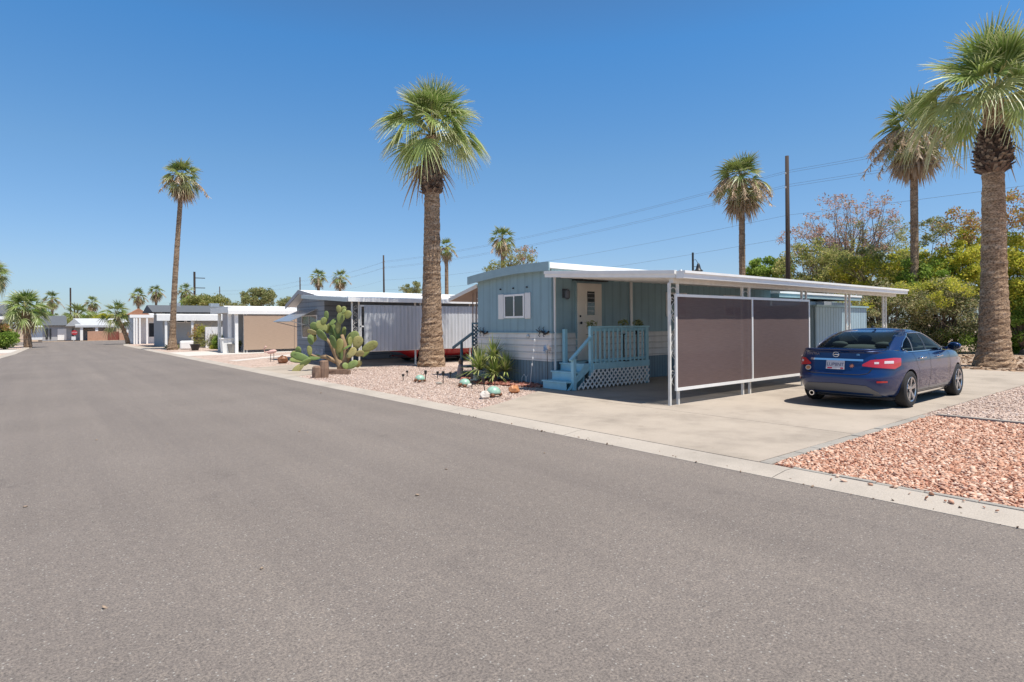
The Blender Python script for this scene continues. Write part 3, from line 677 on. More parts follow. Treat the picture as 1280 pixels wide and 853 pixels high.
def build_trees():
    T("tree", "bright green round tree rising just behind the carport roof left end of the thicket", 958, 42, [(962, 340, 30, 16, 40, 110, .5, m_gree)], .17, seed=1)
    T("tree", "grey green twiggy tree between the bright green tree and the reddish one", 1018, 37, [(1015, 335, 42, 34, 60, 70, .5, m_olive), (1010, 362, 40, 20, 30, 60, .5, m_mesq)], .15, seed=2, twigs=60)
    T("tree", "sparse tall tree with reddish purple pods and bare twigs behind the thicket", 1060, 40, [(1062, 283, 62, 44, 130, 22, .42, m_purple), (1100, 292, 42, 26, 40, 34, .4, m_mesq), (1010, 300, 36, 22, 40, 18, .4, m_purple), (1070, 325, 60, 22, 50, 45, .5, m_olive)], .13, seed=3, twigs=130, trunk_h=3.5, bark=m_twig)
    T("tree", "dense olive tree in front of the slim palm trunk", 1105, 34, [(1095, 340, 54, 30, 60, 100, .5, m_olive), (1085, 345, 52, 24, 50, 80, .45, m_yel), (1140, 340, 34, 36, 60, 90, .45, m_yel)], .14, seed=4, twigs=25)
    T("tree", "yellow green tree with orange tips left of the massive palm trunk", 1195, 31, [(1190, 345, 42, 42, 90, 110, .45, m_yel), (1198, 285, 30, 30, 34, 34, .4, m_orange), (1170, 290, 22, 18, 14, 36, .35, m_mesq), (1215, 310, 20, 26, 26, 60, .4, m_yel), (1160, 350, 36, 34, 50, 90, .42, m_gree)], .13, seed=5, twigs=34)
    T("tree", "yellow green tree with reddish pods cut by the right edge", 1276, 27, [(1278, 340, 28, 56, 90, 110, .42, m_yel), (1272, 262, 20, 28, 34, 24, .35, m_orange), (1282, 395, 30, 40, 50, 100, .4, m_gree)], .12, seed=6, twigs=24)
    T("hedge", "grey green oleander hedge with dry twigs behind the carport end", 1105, 30, [(1105, 392, 50, 38, 80, 120, .40, m_oleand), (1090, 425, 40, 22, 40, 90, .4, m_oleand), (1120, 372, 56, 18, 40, 70, .34, m_olive), (1075, 380, 26, 22, 26, 60, .32, m_yel)], .12, seed=7, twigs=70, cat="hedge", aspect=.33, trunk_h=.3)
    T("hedge", "leafy oleander hedge between the car roof and the massive palm trunk", 1180, 29, [(1180, 392, 46, 40, 95, 130, .42, m_oleand), (1190, 425, 46, 18, 50, 90, .38, m_gree), (1165, 368, 60, 20, 50, 80, .36, m_yel)], .12, seed=8, twigs=50, cat="hedge", aspect=.33, trunk_h=.3)
    T("hedge", "dark green hedge right of the massive palm trunk", 1275, 28, [(1272, 410, 30, 36, 70, 130, .4, m_gree)], .12, seed=9, twigs=20, cat="hedge", trunk_h=.3)
    T("tree", "dry leaved tree peeking over the roof of the blue home", 648, 48, [(650, 322, 26, 12, 34, 26, .35, m_mesq), (660, 318, 18, 9, 14, 22, .3, m_purple), (620, 336, 20, 10, 20, 40, .35, m_olive)], .15, seed=10, twigs=20)
    T("tree", "small dark tree left of the yard palm above the grey home roof", 512, 75, [(512, 360, 15, 8, 20, 60, .5, m_mesq)], .2, seed=11)
    T("tree", "round mesquite tree over the tan screened carport", 324, 70, [(322, 373, 20, 11, 40, 90, .6, m_mesq)], .24, seed=12)
    T("tree", "low tree between the round mesquite and the grey home gable", 362, 78, [(362, 379, 14, 5, 20, 80, .6, m_mesq)], .22, seed=13)
    T("tree", "broad green tree behind the dark roofed home", 255, 82, [(258, 379, 24, 10, 50, 90, .7, m_olive), (238, 383, 14, 12, 22, 80, .6, m_gree)], .26, seed=14)
    T("tree", "dark dense tree behind the corner palm", 45, 84, [(46, 398, 16, 12, 60, 130, .7, m_gree), (8, 393, 12, 9, 26, 120, .7, m_gree)], .24, seed=15)
    T("tree", "light green tree behind the far white carport", 128, 118, [(126, 398, 12, 5, 30, 90, .8, m_yel), (112, 398, 10, 5, 16, 80, .8, m_gree)], .34, seed=16)
    T("tree", "pale green tree behind the far end of the white roof", 152, 116, [(152, 399, 12, 5, 26, 90, .8, m_olive), (160, 397, 8, 6, 14, 80, .7, m_yel)], .34, seed=17)
    T("tree", "tiny far tree top between the street poles", 85, 150, [(88, 402, 8, 3, 16, 70, 1, m_olive)], .4, seed=18)
    T("tree", "far tree top behind the shingle roof of the dark roofed home", 290, 110, [(292, 383, 18, 4, 18, 60, .8, m_mesq)], .3, seed=19)
    # shrubs
    T("shrub", "flowering bushy shrub at the left kerb", 6, 43, [(4, 424, 14, 10, 40, 90, .35, m_gree), (2, 412, 10, 5, 14, 50, .3, m_orange)], .14, seed=20, cat="shrub")
    T("shrub", "thin yellow leaved shrub beside the white carport post", 250, 46, [(247, 417, 7, 12, 20, 34, .3, m_orange), (252, 430, 9, 8, 18, 30, .3, m_olive)], .1, seed=21, twigs=18, cat="shrub")
    T("shrub", "tall yellowing shrub with bare stems right of the dark wide pot", 256, 44.5, [(256, 418, 8, 14, 34, 40, .32, m_yel), (262, 430, 8, 8, 20, 40, .28, m_olive)], .1, seed=41, twigs=20, cat="shrub")
    T("shrub", "grey green shrub between the tall yellowing shrub and the bright green one", 269, 43, [(269, 428, 7, 9, 30, 50, .28, m_mesq)], .1, seed=42, twigs=14, cat="shrub")
    T("shrub", "bright green shrub behind the white bin", 277, 41, [(276, 429, 9, 8, 40, 80, .28, m_gree), (270, 436, 6, 5, 14, 60, .25, m_yel)], .09, seed=22, cat="shrub")
    T("shrub", "sprawling bare stemmed shrub in front of the white block wall", 262, 44, [(262, 426, 12, 9, 26, 26, .3, m_mesq), (288, 420, 7, 8, 10, 16, .25, m_mesq)], .1, seed=23, twigs=24, cat="shrub")
    T("shrub", "low dry tuft around the foot of the slender palm", 215, 42.5, [(219, 439, 14, 3, 20, 50, .2, m_oleand)], .1, seed=24, cat="shrub")
    T("shrub", "small green plant by the white porch columns", 173, 66, [(172, 426, 5, 4, 12, 50, .25, m_gree)], .14, seed=25, cat="shrub")
    T("shrub", "round green bush at the foot of the stop sign", 86, 84.5, [(87, 424, 4, 2.5, 12, 60, .3, m_gree)], .18, seed=26, cat="shrub")
    T("shrub", "low leafy plants under the windows of the dark roofed home", 236, 48, [(232, 431, 9, 3, 14, 50, .22, m_gree)], .1, seed=27, cat="shrub")
    T("shrub", "potted plant on the shelf beside the white post of the tan carport", 298, 37, [(299, 430, 3, 4, 8, 26, .12, m_mesq)], .08, seed=28, cat="plant")
build_trees()

# ------------------------------------------------------------------ main blue mobile home
WX, WY0, WY1, WX1 = 9.72, 10.60, 13.67, 20.2
def window(parent, x, y0, y1, z0, z1, frame=m_white, pane=m_glass, split=True):
    """a window in a wall that faces -X at plane x"""
    b = MB(); t = .05
    b.box(x - .03, x + .02, y0, y1, z0, z0 + t); b.box(x - .03, x + .02, y0, y1, z1 - t, z1)
    b.box(x - .028, x + .02, y0, y0 + t, z0 + t, z1 - t); b.box(x - .028, x + .02, y1 - t, y1, z0 + t, z1 - t)
    if split: b.box(x - .026, x + .02, (y0 + y1) / 2 - .02, (y0 + y1) / 2 + .02, z0 + t, z1 - t)
    f = b.build("window", frame, parent)
    b = MB(); b.box(x - .012, x - .004, y0 + t, y1 - t, z0 + t, z1 - t); b.build("pane", pane, f); return f
def windowY(parent, y, x0, x1, z0, z1, frame=m_white, pane=m_glass, split=True):
    b = MB(); t = .05
    b.box(x0, x1, y - .03, y + .02, z0, z0 + t); b.box(x0, x1, y - .03, y + .02, z1 - t, z1)
    b.box(x0, x0 + t, y - .028, y + .02, z0 + t, z1 - t); b.box(x1 - t, x1, y - .028, y + .02, z0 + t, z1 - t)
    if split: b.box((x0 + x1) / 2 - .02, (x0 + x1) / 2 + .02, y - .026, y + .02, z0 + t, z1 - t)
    f = b.build("window", frame, parent)
    b = MB(); b.box(x0 + t, x1 - t, y - .012, y - .004, z0 + t, z1 - t); b.build("pane", pane, f); return f
def arch(y): return 2.72 + .10 * math.sin(math.pi * (13.67 - y) / 4.4) - .0 * y
def build_home():
    h = empty("mobile_home", (14.9, 12.1, 0), "pale blue and cream mobile home with white shuttered window on its street end", "mobile home")
    ys = [WY0 + (WY1 - WY0) * i / 10 for i in range(11)]
    b = MB(); b.prism([(WY0, 1.33), (WY1, 1.33)] + [(y, arch(y)) for y in ys[::-1]], 'X', WX, WX1); b.build("wall", m_blue, h)
    b = MB()   # lapped boards
    n = 4; hh = (1.33 - .65) / n
    for i in range(n):
        z0 = .65 + i * hh
        b.prism([(WX - .030, z0), (WX - .004, z0 + hh - .004), (WX + .05, z0 + hh - .004), (WX + .05, z0)], 'Y', WY0 - .0, WY1) if False else None
        b.add([(WX - .034, WY0 - .034, z0), (WX - .006, WY0 - .006, z0 + hh), (WX - .006, WY1, z0 + hh), (WX - .034, WY1, z0), (WX + .1, WY0 - .034, z0), (WX + .1, WY1, z0)], [(0, 1, 2, 3), (0, 3, 5, 4)])
        b.add([(WX - .034, WY0 - .034, z0), (WX1, WY0 - .034, z0), (WX1, WY0 - .006, z0 + hh), (WX - .006, WY0 - .006, z0 + hh), (WX - .034, WY0 + .1, z0), (WX1, WY0 + .1, z0)], [(0, 1, 2, 3), (0, 4, 5, 1)])
    b.build("lower_siding", m_cream, h)
    b = MB(); b.box(WX - .045, WX1, WY0 - .045, WY1, 1.33, 1.355); b.build("belt_trim", m_trim, h)
    b = MB(); b.box(WX - .01, WX1, WY0 - .01, WY1, .0, .645)
    b.build("skirting", m_skirt, h)
    # bowed roof
    ya = [10.43 + (13.85 - 10.43) * i / 12 for i in range(13)]
    def top(y): return 2.80 + .245 * math.cos((y - 11.2) / (13.85 - 11.2) * 1.2) if y > 11.2 else 3.045 - .02 * (11.2 - y)
    tp = [(y, top(y)) for y in ya]
    b = MB(); b.prism([(y, top(y) - .13) for y in ya] + [(y, z) for y, z in tp[::-1]], 'X', WX - .20, WX1 + .1); b.build("roof", m_roofw, h)
    b = MB(); b.prism([(y, top(y) - .20) for y in ya] + [(y, z + .015) for y, z in tp[::-1]], 'X', WX - .235, WX - .202); b.build("roof_trim", m_trim, h)
    b = MB(); b.prism([(WY0, arch(WY0) - .02)] + [(y, arch(y) - .02) for y in ys[1:]] + [(y, top(y) - .135) for y in ys[::-1]], 'X', WX + .003, WX1 - .01); b.build("gable_infill", m_blue, h)
    # street window with shutters
    window(h, WX - .004, 11.60, 12.44, 1.72, 2.34)
    for y0, y1 in ((11.36, 11.575), (12.465, 12.69)):
        b = MB(); b.box(WX - .03, WX - .002, y0, y1, 1.70, 2.36); b.build("shutter", m_plastic, h, bevel=.006)
    for y in (11.5, 12.05, 12.6):
        b = MB(); b.lathe([(.02, -.04), (.02, .0)], (WX - .0, y, 2.5), 8, 'X'); b.build("hook", m_black, h)
    b = MB(); b.lathe([(.055, -.02), (.05, -.035), (.02, -.045)], (WX - .012, 10.9 + .55, 1.25), 10, 'X'); b.build("hose_tap", m_alu, h)
    # corner strip, door, lamp
    b = MB(); b.box(WX + .06, WX + .10, WY0 - .055, WY0 - .012, .06, 2.72); b.build("downpipe", m_white, h)
    b = MB(); b.box(10.52, 11.48, WY0 - .03, WY0 - .004, .60, 2.62); b.build("door_frame", m_trim, h)
    d = MB().box(10.565, 11.44, WY0 - .055, WY0 - .032, .64, 2.585).build("door", m_door, h)
    b = MB(); b.box(10.85, 11.20, WY0 - .068, WY0 - .056, 1.74, 2.42); b.build("pane_frame", m_door, d)
    b = MB(); b.box(10.89, 11.16, WY0 - .074, WY0 - .069, 1.78, 2.38); b.build("pane", m_glass, d)
    b = MB()
    for k in range(5): b.box(10.89, 11.16, WY0 - .082, WY0 - .075, 1.88 + k * .11, 1.888 + k * .11)
    b.build("louvre", m_alu, d)
    b = MB(); b.ball((10.65, WY0 - .09, 1.58), .034, 10); b.build("handle", m_black, d); b = MB(); b.lathe([(.028, -.012), (.028, 0)], (10.65, WY0 - .057, 1.75), 10, 'Y'); b.build("lock", m_black, d)
    b = MB(); b.box(10.42, 11.58, WY0 - .16, WY0 - .01, 2.64, 2.665); b.build("door_drip_cap", m_black, h)
    b = MB(); b.box(10.08, 10.2, WY0 - .05, WY0 - .005, 2.2, 2.42); b.lathe([(.02, 2.42), (.075, 2.36), (.07, 2.2), (.03, 2.16)], (10.14, WY0 - .12, 0), 10); b.build("wall_lamp", m_valance, h, smooth=False)
    b = MB(); b.box(12.6, 12.68, WY0 - .05, WY0 - .01, 1.36, 2.7); b.build("batten", m_white, h)
    for x0, x1 in ((14.2, 15.2), (17.2, 18.4)): windowY(h, WY0 - .004, x0, x1, 1.75, 2.45)
    # sunlit rear room beyond the carport
    b = MB(); b.box(WX1 + .004, 27.0, WY0, WY1, .0, 2.36); b.build("rear_room", m_shed, h)
    b = MB(); b.box(WX1 + .12, 27.3, WY0 - .25, WY1 + .2, 2.45, 2.58); b.build("rear_roof", m_trim, h)
    b = MB(); b.box(WX1 + .12, 27.32, WY0 - .28, WY1 + .2, 2.585, 2.66); b.build("rear_roof_cap", m_roofw, h)
    b = MB(); b.box(23.7, 24.35, WY0 - .3, WY0 - .004, 2.0, 2.36); b.build("air_conditioner", m_alu, h)
    b = MB(); b.lathe([(.07, 2.95), (.07, 3.3)], (17.2, 12.2, 0), 10); b.lathe([(.14, 3.3), (.05, 3.38)], (17.2, 12.2, 0), 10); b.build("vent_pipe", m_alu, h)
build_home()

def scroll(b, x0, x1, y, z0, z1, mi=0):
    n = 5; hh = (z1 - z0) / n; cx = (x0 + x1) / 2; w2 = (x1 - x0) / 2 - .02
    for i in range(n):
        s = 1 if i % 2 else -1
        pts = [(cx + s * w2 * math.sin(t * 2 * math.pi) * .85, y, z0 + hh * (i + t)) for t in [k / 8 for k in range(9)]]
        b.tube(pts, .008, 4)
        c = (cx + s * w2 * .45, z0 + hh * (i + .72))
        b.tube([(c[0] + .035 * math.cos(a), y, c[1] + .035 * math.sin(a)) for a in [k * .7 for k in range(9)]], .007, 4)
def build_carport():
    c = empty("carport", (15, 8.5, 0), "long white aluminium carport roof over the concrete driveway of the blue home", "carport")
    # roof sheet falls from the home eave to the front gutter
    xa, xb = 9.08, 20.2
    def rz(y): return 2.50 + (y - 6.5) / (10.55 - 6.5) * .28
    b = MB(); n = 28
    for x0, x1, ye in ((xa + .05, 9.66, 10.12), (9.66, xb - .05, 10.597)):
        b.prism([(6.55, rz(6.55) - .07), (ye, rz(ye) - .07), (ye, rz(ye) - .05), (6.55, rz(6.55) - .05)], 'X', x0, x1)
    for i in range(n):   # standing ribs, running out from the home
        x0 = xa + .06 + (xb - xa - .16) * i / n; ye = 10.59 if x0 > 9.66 else 10.11
        b.prism([(6.56, rz(6.56) - .049), (ye, rz(ye) - .049), (ye, rz(ye) - .01), (6.56, rz(6.56) - .01)], 'X', x0, x0 + .03)
        b.prism([(6.56, rz(6.56) - .10), (ye, rz(ye) - .10), (ye, rz(ye) - .071), (6.56, rz(6.56) - .071)], 'X', x0 + .1, x0 + .13)
    b.build("roof_panel", m_white, c)
    b = MB()
    b.prism([(6.38, 2.37), (6.54, 2.37), (6.54, 2.505), (6.35, 2.505), (6.35, 2.46), (6.38, 2.455)], 'X', xa, xb); b.build("gutter", m_white, c)
    b = MB(); b.prism([(6.56, rz(6.56) - .12), (10.12, rz(10.12) - .12), (10.12, rz(10.12) + .02), (6.56, rz(6.56) + .02)], 'X', xa, xa + .045)
    b.prism([(6.56, rz(6.56) - .05), (10.12, rz(10.12) - .05), (10.12, rz(10.12) + .015), (6.56, rz(6.56) + .015)], 'X', xa - .03, xa - .002)
    b.build("end_fascia", m_white, c)
    b = MB(); b.prism([(6.56, rz(6.56) - .12), (10.57, rz(10.57) - .12), (10.57, rz(10.57) + .02), (6.56, rz(6.56) + .02)], 'X', xb - .045, xb); b.build("end_fascia", m_white, c)
    b = MB(); b.box(xa + .08, xb - .06, 6.66, 6.76, 2.30, 2.395); b.build("beam", m_whitew, c)
    for x0, x1 in ((9.10, 9.35), (11.60, 11.88), (14.25, 14.47), (16.72, 16.94), (19.25, 19.45)):
        for x in (x0, x1):
            b = MB(); b.box(x - .022, x + .022, 6.69, 6.734, .03, 2.30); b.build("post", m_whitew, c)
        b = MB(); scroll(b, x0 + .022, x1 - .022, 6.712, .4, 2.1)
        b.tube([(x0 + .022, 6.712, 2.12)] + [((x0 + x1) / 2 - (x1 - x0 - .05) / 2 * math.cos(a), 6.712, 2.12 + .1 * math.sin(a)) for a in [k * math.pi / 8 for k in range(9)]], .008, 4)
        b.build("scrollwork", m_whitew, c)
    s = empty("privacy_screen", (11.8, 6.66, 0), "two dark plum shade cloth panels in a white frame on the carport posts", "shade screen")
    b = MB(); y0, y1 = 6.63, 6.668
    for z0, z1 in ((.30, .355), (2.045, 2.095)): b.box(9.19, 14.50, y0, y1, z0, z1)
    for x in (9.19, 11.86, 14.455): b.box(x, x + .045, y0 + .002, y1 - .002, .355, 2.045)
    b.build("frame", m_white, s)
    for x0, x1 in ((9.237, 11.858), (11.907, 14.453)):
        b = MB(); nx, nz = 14, 8
        vs = [(x0 + (x1 - x0) * i / nx, 6.648 + .003 * math.sin(i * 1.3 + j) * math.sin(math.pi * j / nz), .357 + (2.043 - .357) * j / nz) for j in range(nz + 1) for i in range(nx + 1)]
        b.add(vs, [(j * (nx + 1) + i, j * (nx + 1) + i + 1, (j + 1) * (nx + 1) + i + 1, (j + 1) * (nx + 1) + i) for j in range(nz) for i in range(nx)])
        b.build("shade_cloth", m_plum, s, smooth=True)
    # shed at the back of the carport
    sh = empty("shed", (20.2, 9.2, 0), "pale blue ribbed metal shed at the back end of the carport", "shed")
    b = MB(); b.box(18.3, 22.07, 8.2, 10.2, .03, 2.02); b.build("wall", m_shed, sh)
    b = MB(); b.box(18.24, 22.13, 8.14, 10.26, 2.025, 2.08); b.build("roof", m_trim, sh)
    b = MB(); b.box(18.268, 18.298, 8.5, 9.9, .05, 1.95); b.build("door", m_skirt, sh)
build_carport()

def clip_strip(b, poly, p, d, wd, plane_y, th):
    """lattice strip: the line p + t d in XZ clipped to the convex poly"""
    t0, t1 = -9, 9; n = len(poly)
    for i in range(n):
        a, c = poly[i], poly[(i + 1) % n]; nx, nz = -(c[1] - a[1]), c[0] - a[0]
        num = nx * (a[0] - p[0]) + nz * (a[1] - p[1]); den = nx * d[0] + nz * d[1]
        if abs(den) < 1e-9:
            if num > 0: return
            continue
        t = num / den
        if den > 0: t0 = max(t0, t)
        else: t1 = min(t1, t)
    if t1 - t0 > .04: b.bar((p[0] + d[0] * t0, plane_y, p[1] + d[1] * t0), (p[0] + d[0] * t1, plane_y, p[1] + d[1] * t1), wd, th, up=(0, 1, 0))
def lattice(b, poly, y, step=.105, wd=.038):
    xs = [q[0] for q in poly]; r2 = .70711; k = -40
    for k in range(-60, 90):
        clip_strip(b, poly, (min(xs) + k * step * 1.414, 0), (r2, r2), wd, y, .008)
        clip_strip(b, poly, (min(xs) + k * step * 1.414, 0), (-r2, r2), wd, y + .009, .008)
def build_porch():
    p = empty("porch", (11.1, 10.1, 0), "sky blue wooden porch with stairs, railing and white lattice skirt at the front door", "porch")
    fz = .62; yf = 9.65
    b = MB(); n = 7
    for i in range(n): b.box(10.18, 12.2, yf + .02 + i * .13, yf + .02 + i * .13 + .122, fz - .035, fz)
    b.build("deck", m_porch, p)
    b = MB(); b.box(10.16, 12.22, yf - .02, yf + .018, fz - .14, fz + .01); b.box(12.2, 12.22, yf + .02, 10.56, fz - .14, fz - .04); b.build("rim_board", m_porch, p)
    b = MB(); b.box(10.07, 12.22, yf - .03, yf + .06, 1.46, 1.50); b.box(10.1, 12.2, yf, yf + .035, 1.38, 1.455); b.box(10.1, 12.2, yf, yf + .035, fz + .04, fz + .10)
    b.build("railing", m_porch, p, bevel=.004)
    k = 13
    for i in range(k):
        x = 10.24 + (12.1 - 10.24) * i / (k - 1); b = MB(); b.box(x - .024, x + .024, yf - .022, yf - .002, fz - .02, 1.44); b.build("baluster", m_porch, p)
    for x in (10.13, 12.17):
        b = MB(); b.box(x - .045, x + .045, yf - .012 + .015, yf + .075, fz - .3 if x < 11 else .04, 1.458); b.build("railing_post", m_porch, p)
    # three risers, each with its tread
    for i, (x0, z) in enumerate(((9.33, .235), (9.62, .44), (9.90, fz))):
        b = MB(); b.box(x0, x0 + .31, yf + .06, 10.54, z - .035, z); b.box(x0 + .03, x0 + .05, yf + .08, 10.52, .04, z - .036)
        b.build("step", m_porch, p, bevel=.005)
    b = MB(); b.prism([(9.36, .04), (9.42, .04), (10.12, .50), (10.12, .64), (9.90, .60)], 'Y', yf + .03, yf + .058); b.build("stringer", m_porch, p)
    b = MB(); b.box(9.50, 9.59, yf - .02, yf + .07, .04, .76); b.build("newel", m_porch, p)
    b = MB(); b.bar((9.44, yf + .025, .72), (10.13, yf + .025, 1.26), .09, .04); b.build("handrail", m_porch, p)
    b = MB(); b.box(9.97, 10.06, 10.40, 10.49, .1, 1.43); b.build("newel", m_porch, p)
    b = MB(); lattice(b, [(9.60, .05), (12.22, .05), (12.22, fz - .13), (10.2, fz - .13)], yf - .012)
    b.build("lattice", m_white, p)
    # pots on the deck, each a thing
    for x, y, lab, r, mat in ((10.35, 9.9, "small potted plant standing by the porch post next to the door", .07, m_black), (11.35, 9.75, "potted succulent behind the middle of the blue railing", .06, m_plastic), (11.95, 9.8, "dark spiky potted plant at the far end of the blue railing", .06, m_black)):
        pot = empty("potted_plant", (x, y, fz), lab, "potted plant")
        zz = 1.30
        b = MB(); b.lathe([(.02, fz), (.16, fz + .01), (.03, fz + .05), (.025, zz - .03), (.13, zz)], (x, y, 0), 10); b.build("stand", m_black, pot)
        b = MB(); b.lathe([(r * .7, zz + .002), (r * 1.1, zz + .16)], (x, y, 0), 10); b.build("pot", mat, pot)
        v, f = leafcloud(np.random.default_rng(int(x * 100)), [((x, y, zz + .26), (.14, .14, .11), 46)], .12, .35); rawmesh("foliage", v, f, m_mesq, pot)
build_porch()

def build_side():
    # awning over the far side entrance
    a = empty("awning", (11, 14.4, 0), "small brown lined awning on the far side of the blue home", "awning")
    b = MB(); b.add([(9.74, 13.69, 2.66), (9.74, 15.15, 2.32), (13.2, 15.15, 2.32), (13.2, 13.69, 2.66)] + [(9.74, 13.69, 2.60), (9.74, 15.15, 2.26), (13.2, 15.15, 2.26), (13.2, 13.69, 2.60)],
                    [(0, 1, 2, 3), (7, 6, 5, 4), (0, 4, 5, 1), (1, 5, 6, 2), (2, 6, 7, 3), (3, 7, 4, 0)]); b.build("panel", m_brownund, a)
    b = MB(); b.bar((9.715, 13.69, 2.655), (9.715, 15.17, 2.31), .03, .10); b.bar((9.72, 15.17, 2.31), (13.2, 15.17, 2.31), .03, .08); b.build("edge_trim", m_whitew, a)
    for y in (13.98, 14.17):
        b = MB(); b.box(9.89, 9.915, y, y + .025, .7, 2.42 + (14.4 - y) * .2); b.build("post", m_brownund, a)
    b = MB()
    for k in range(6):
        z = 1.40 + k * .15
        b.bar((9.9, 13.72, z), (9.9, 13.94, z + .17), .012, .03, up=(1, 0, 0)); b.bar((9.91, 13.94, z), (9.91, 13.72, z + .17), .012, .03, up=(1, 0, 0))
    b.build("trellis", m_white, a)
    s = empty("side_steps", (9.9, 14.2, 0), "dark teal steps with lattice panel and handrail at the side entrance", "steps")
    b = MB(); b.box(9.75, 11.2, 13.75, 14.3, .55, .62); b.box(9.75, 11.2, 14.3, 14.62, .30, .36); b.box(9.75, 11.2, 14.62, 14.95, .10, .16); b.build("platform", m_dkblue, s)
    b = MB()
    for k in range(7):
        z = .72 + k * .105
        b.bar((9.80, 13.76, z), (9.80, 14.05, z + .2), .012, .035, up=(1, 0, 0)); b.bar((9.812, 14.05, z), (9.812, 13.76, z + .2), .012, .035, up=(1, 0, 0))
    b.box(9.79, 9.83, 13.74, 13.78, .1, 1.62); b.box(9.79, 9.83, 14.05, 14.09, .1, 1.62); b.box(9.79, 9.83, 13.78, 14.05, 1.57, 1.62); b.build("lattice_panel", m_dkblue, s)
    b = MB(); b.bar((9.8, 14.09, 1.30), (9.8, 15.1, .86), .05, .07); b.box(9.77, 9.83, 14.6, 14.66, .03, 1.07); b.build("handrail", m_dkblue, s)
build_side()

# ------------------------------------------------------------------ cars
def arc_outline(x0, x1, wd, n, N=400):
    """closed superellipse outline resampled by arc length, starting at the rear centre, going to -y first"""
    t = np.linspace(math.pi, 3 * math.pi, N)   # start at -x
    a = (x1 - x0) / 2; cx = (x0 + x1) / 2
    t = np.linspace(0, 2 * math.pi, 4001) + math.pi
    x = cx + a * np.sign(np.cos(t)) * np.abs(np.cos(t)) ** (2 / n); y = wd * np.sign(np.sin(t)) * np.abs(np.sin(t)) ** (2 / n)
    s = np.concatenate([[0], np.cumsum(np.hypot(np.diff(x), np.diff(y)))]); return x, y, s
class Body:
    def __init__(s, zr, xr, zf, xf, zw, w, n): s.a = (zr, xr, zf, xf, zw, w, n)
    def par(s, z):
        zr, xr, zf, xf, zw, w, n = s.a; return np.interp(z, zr, xr), np.interp(z, zf, xf), np.interp(z, zw, w), n
    def ring(s, z, K):
        x, y, c = arc_outline(*s.par(z)); q = np.linspace(0, c[-1], K, endpoint=False); return np.interp(q, c, x), np.interp(q, c, y), q, c[-1]
    def rear(s, z, u, off=.006):
        """point at signed arc length u from the rear centre (u>0 towards +y)"""
        x, y, c = arc_outline(*s.par(z)); k = abs(u); px = np.interp(k, c, x); py = abs(np.interp(k, c, y))
        px2 = np.interp(k + .01, c, x); py2 = abs(np.interp(k + .01, c, y)); tx, ty = px2 - px, py2 - py; L = math.hypot(tx, ty) + 1e-9
        px += -ty / L * off * 1; py += tx / L * off
        return (px, py * (1 if u >= 0 else -1), z)
    def side(s, x, z, sg, off=.006):
        x0, x1, w, n = s.par(z); a = (x1 - x0) / 2; q = min(1, abs((x - (x0 + x1) / 2) / a)); return (x, sg * (w * (1 - q ** n) ** (1 / n) + off), z)
def rpatch(b, body, u0, u1, zlo, zhi, nu=14, nz=5, off=.006, mi=0):
    vs = []
    for j in range(nz + 1):
        for i in range(nu + 1):
            u = u0 + (u1 - u0) * i / nu; a = zlo(u) if callable(zlo) else zlo; c = zhi(u) if callable(zhi) else zhi
            vs.append(body.rear(a + (c - a) * j / nz, u, off))
    b.add(vs, [(j * (nu + 1) + i, j * (nu + 1) + i + 1, (j + 1) * (nu + 1) + i + 1, (j + 1) * (nu + 1) + i) for j in range(nz) for i in range(nu)], mi)
def spatch(b, body, sg, xlo, xhi, z0, z1, nx=10, nz=6, off=.006, mi=0):
    vs = []
    for j in range(nz + 1):
        z = z0 + (z1 - z0) * j / nz; a = xlo(z) if callable(xlo) else xlo; c = xhi(z) if callable(xhi) else xhi
        for i in range(nx + 1): vs.append(body.side(a + (c - a) * i / nx, z, sg, off))
    b.add(vs, [(j * (nx + 1) + i, j * (nx + 1) + i + 1, (j + 1) * (nx + 1) + i + 1, (j + 1) * (nx + 1) + i) for j in range(nz) for i in range(nx)], mi)
LOW = Body([.19, .27, .36, .48, .58, .63, .70, .80, .90, .97, 1.01, 1.05], [.34, .13, .05, .0, .0, .035, .055, .075, .095, .105, .07, .10],
           [.19, .30, .45, .60, .70, .80, .95, 1.05], [4.30, 4.54, 4.62, 4.62, 4.58, 4.48, 4.3, 4.2],
           [.19, .27, .40, .55, .66, .75, .83, .90, .97, 1.05], [.79, .835, .858, .875, .880, .872, .868, .850, .815, .77], 4.6)
UP = Body([.95, 1.05, 1.15, 1.25, 1.33, 1.40, 1.45], [.50, .62, .80, 1.02, 1.24, 1.50, 1.78], [.95, 1.05, 1.15, 1.25, 1.33, 1.40, 1.45], [3.62, 3.38, 3.12, 2.88, 2.68, 2.46, 2.22],
          [.95, 1.05, 1.15, 1.25, 1.33, 1.40, 1.45], [.80, .775, .745, .705, .665, .61, .52], 4.4)
def deck(x, y):
    z = np.interp(x, [0, .3, .6, 1.0, 3.3, 3.6, 4.0, 4.3, 4.5, 4.63], [1.045, 1.06, 1.06, 1.0, .985, .965, .925, .85, .77, .66]); return z - .05 * (abs(y) / .88) ** 4
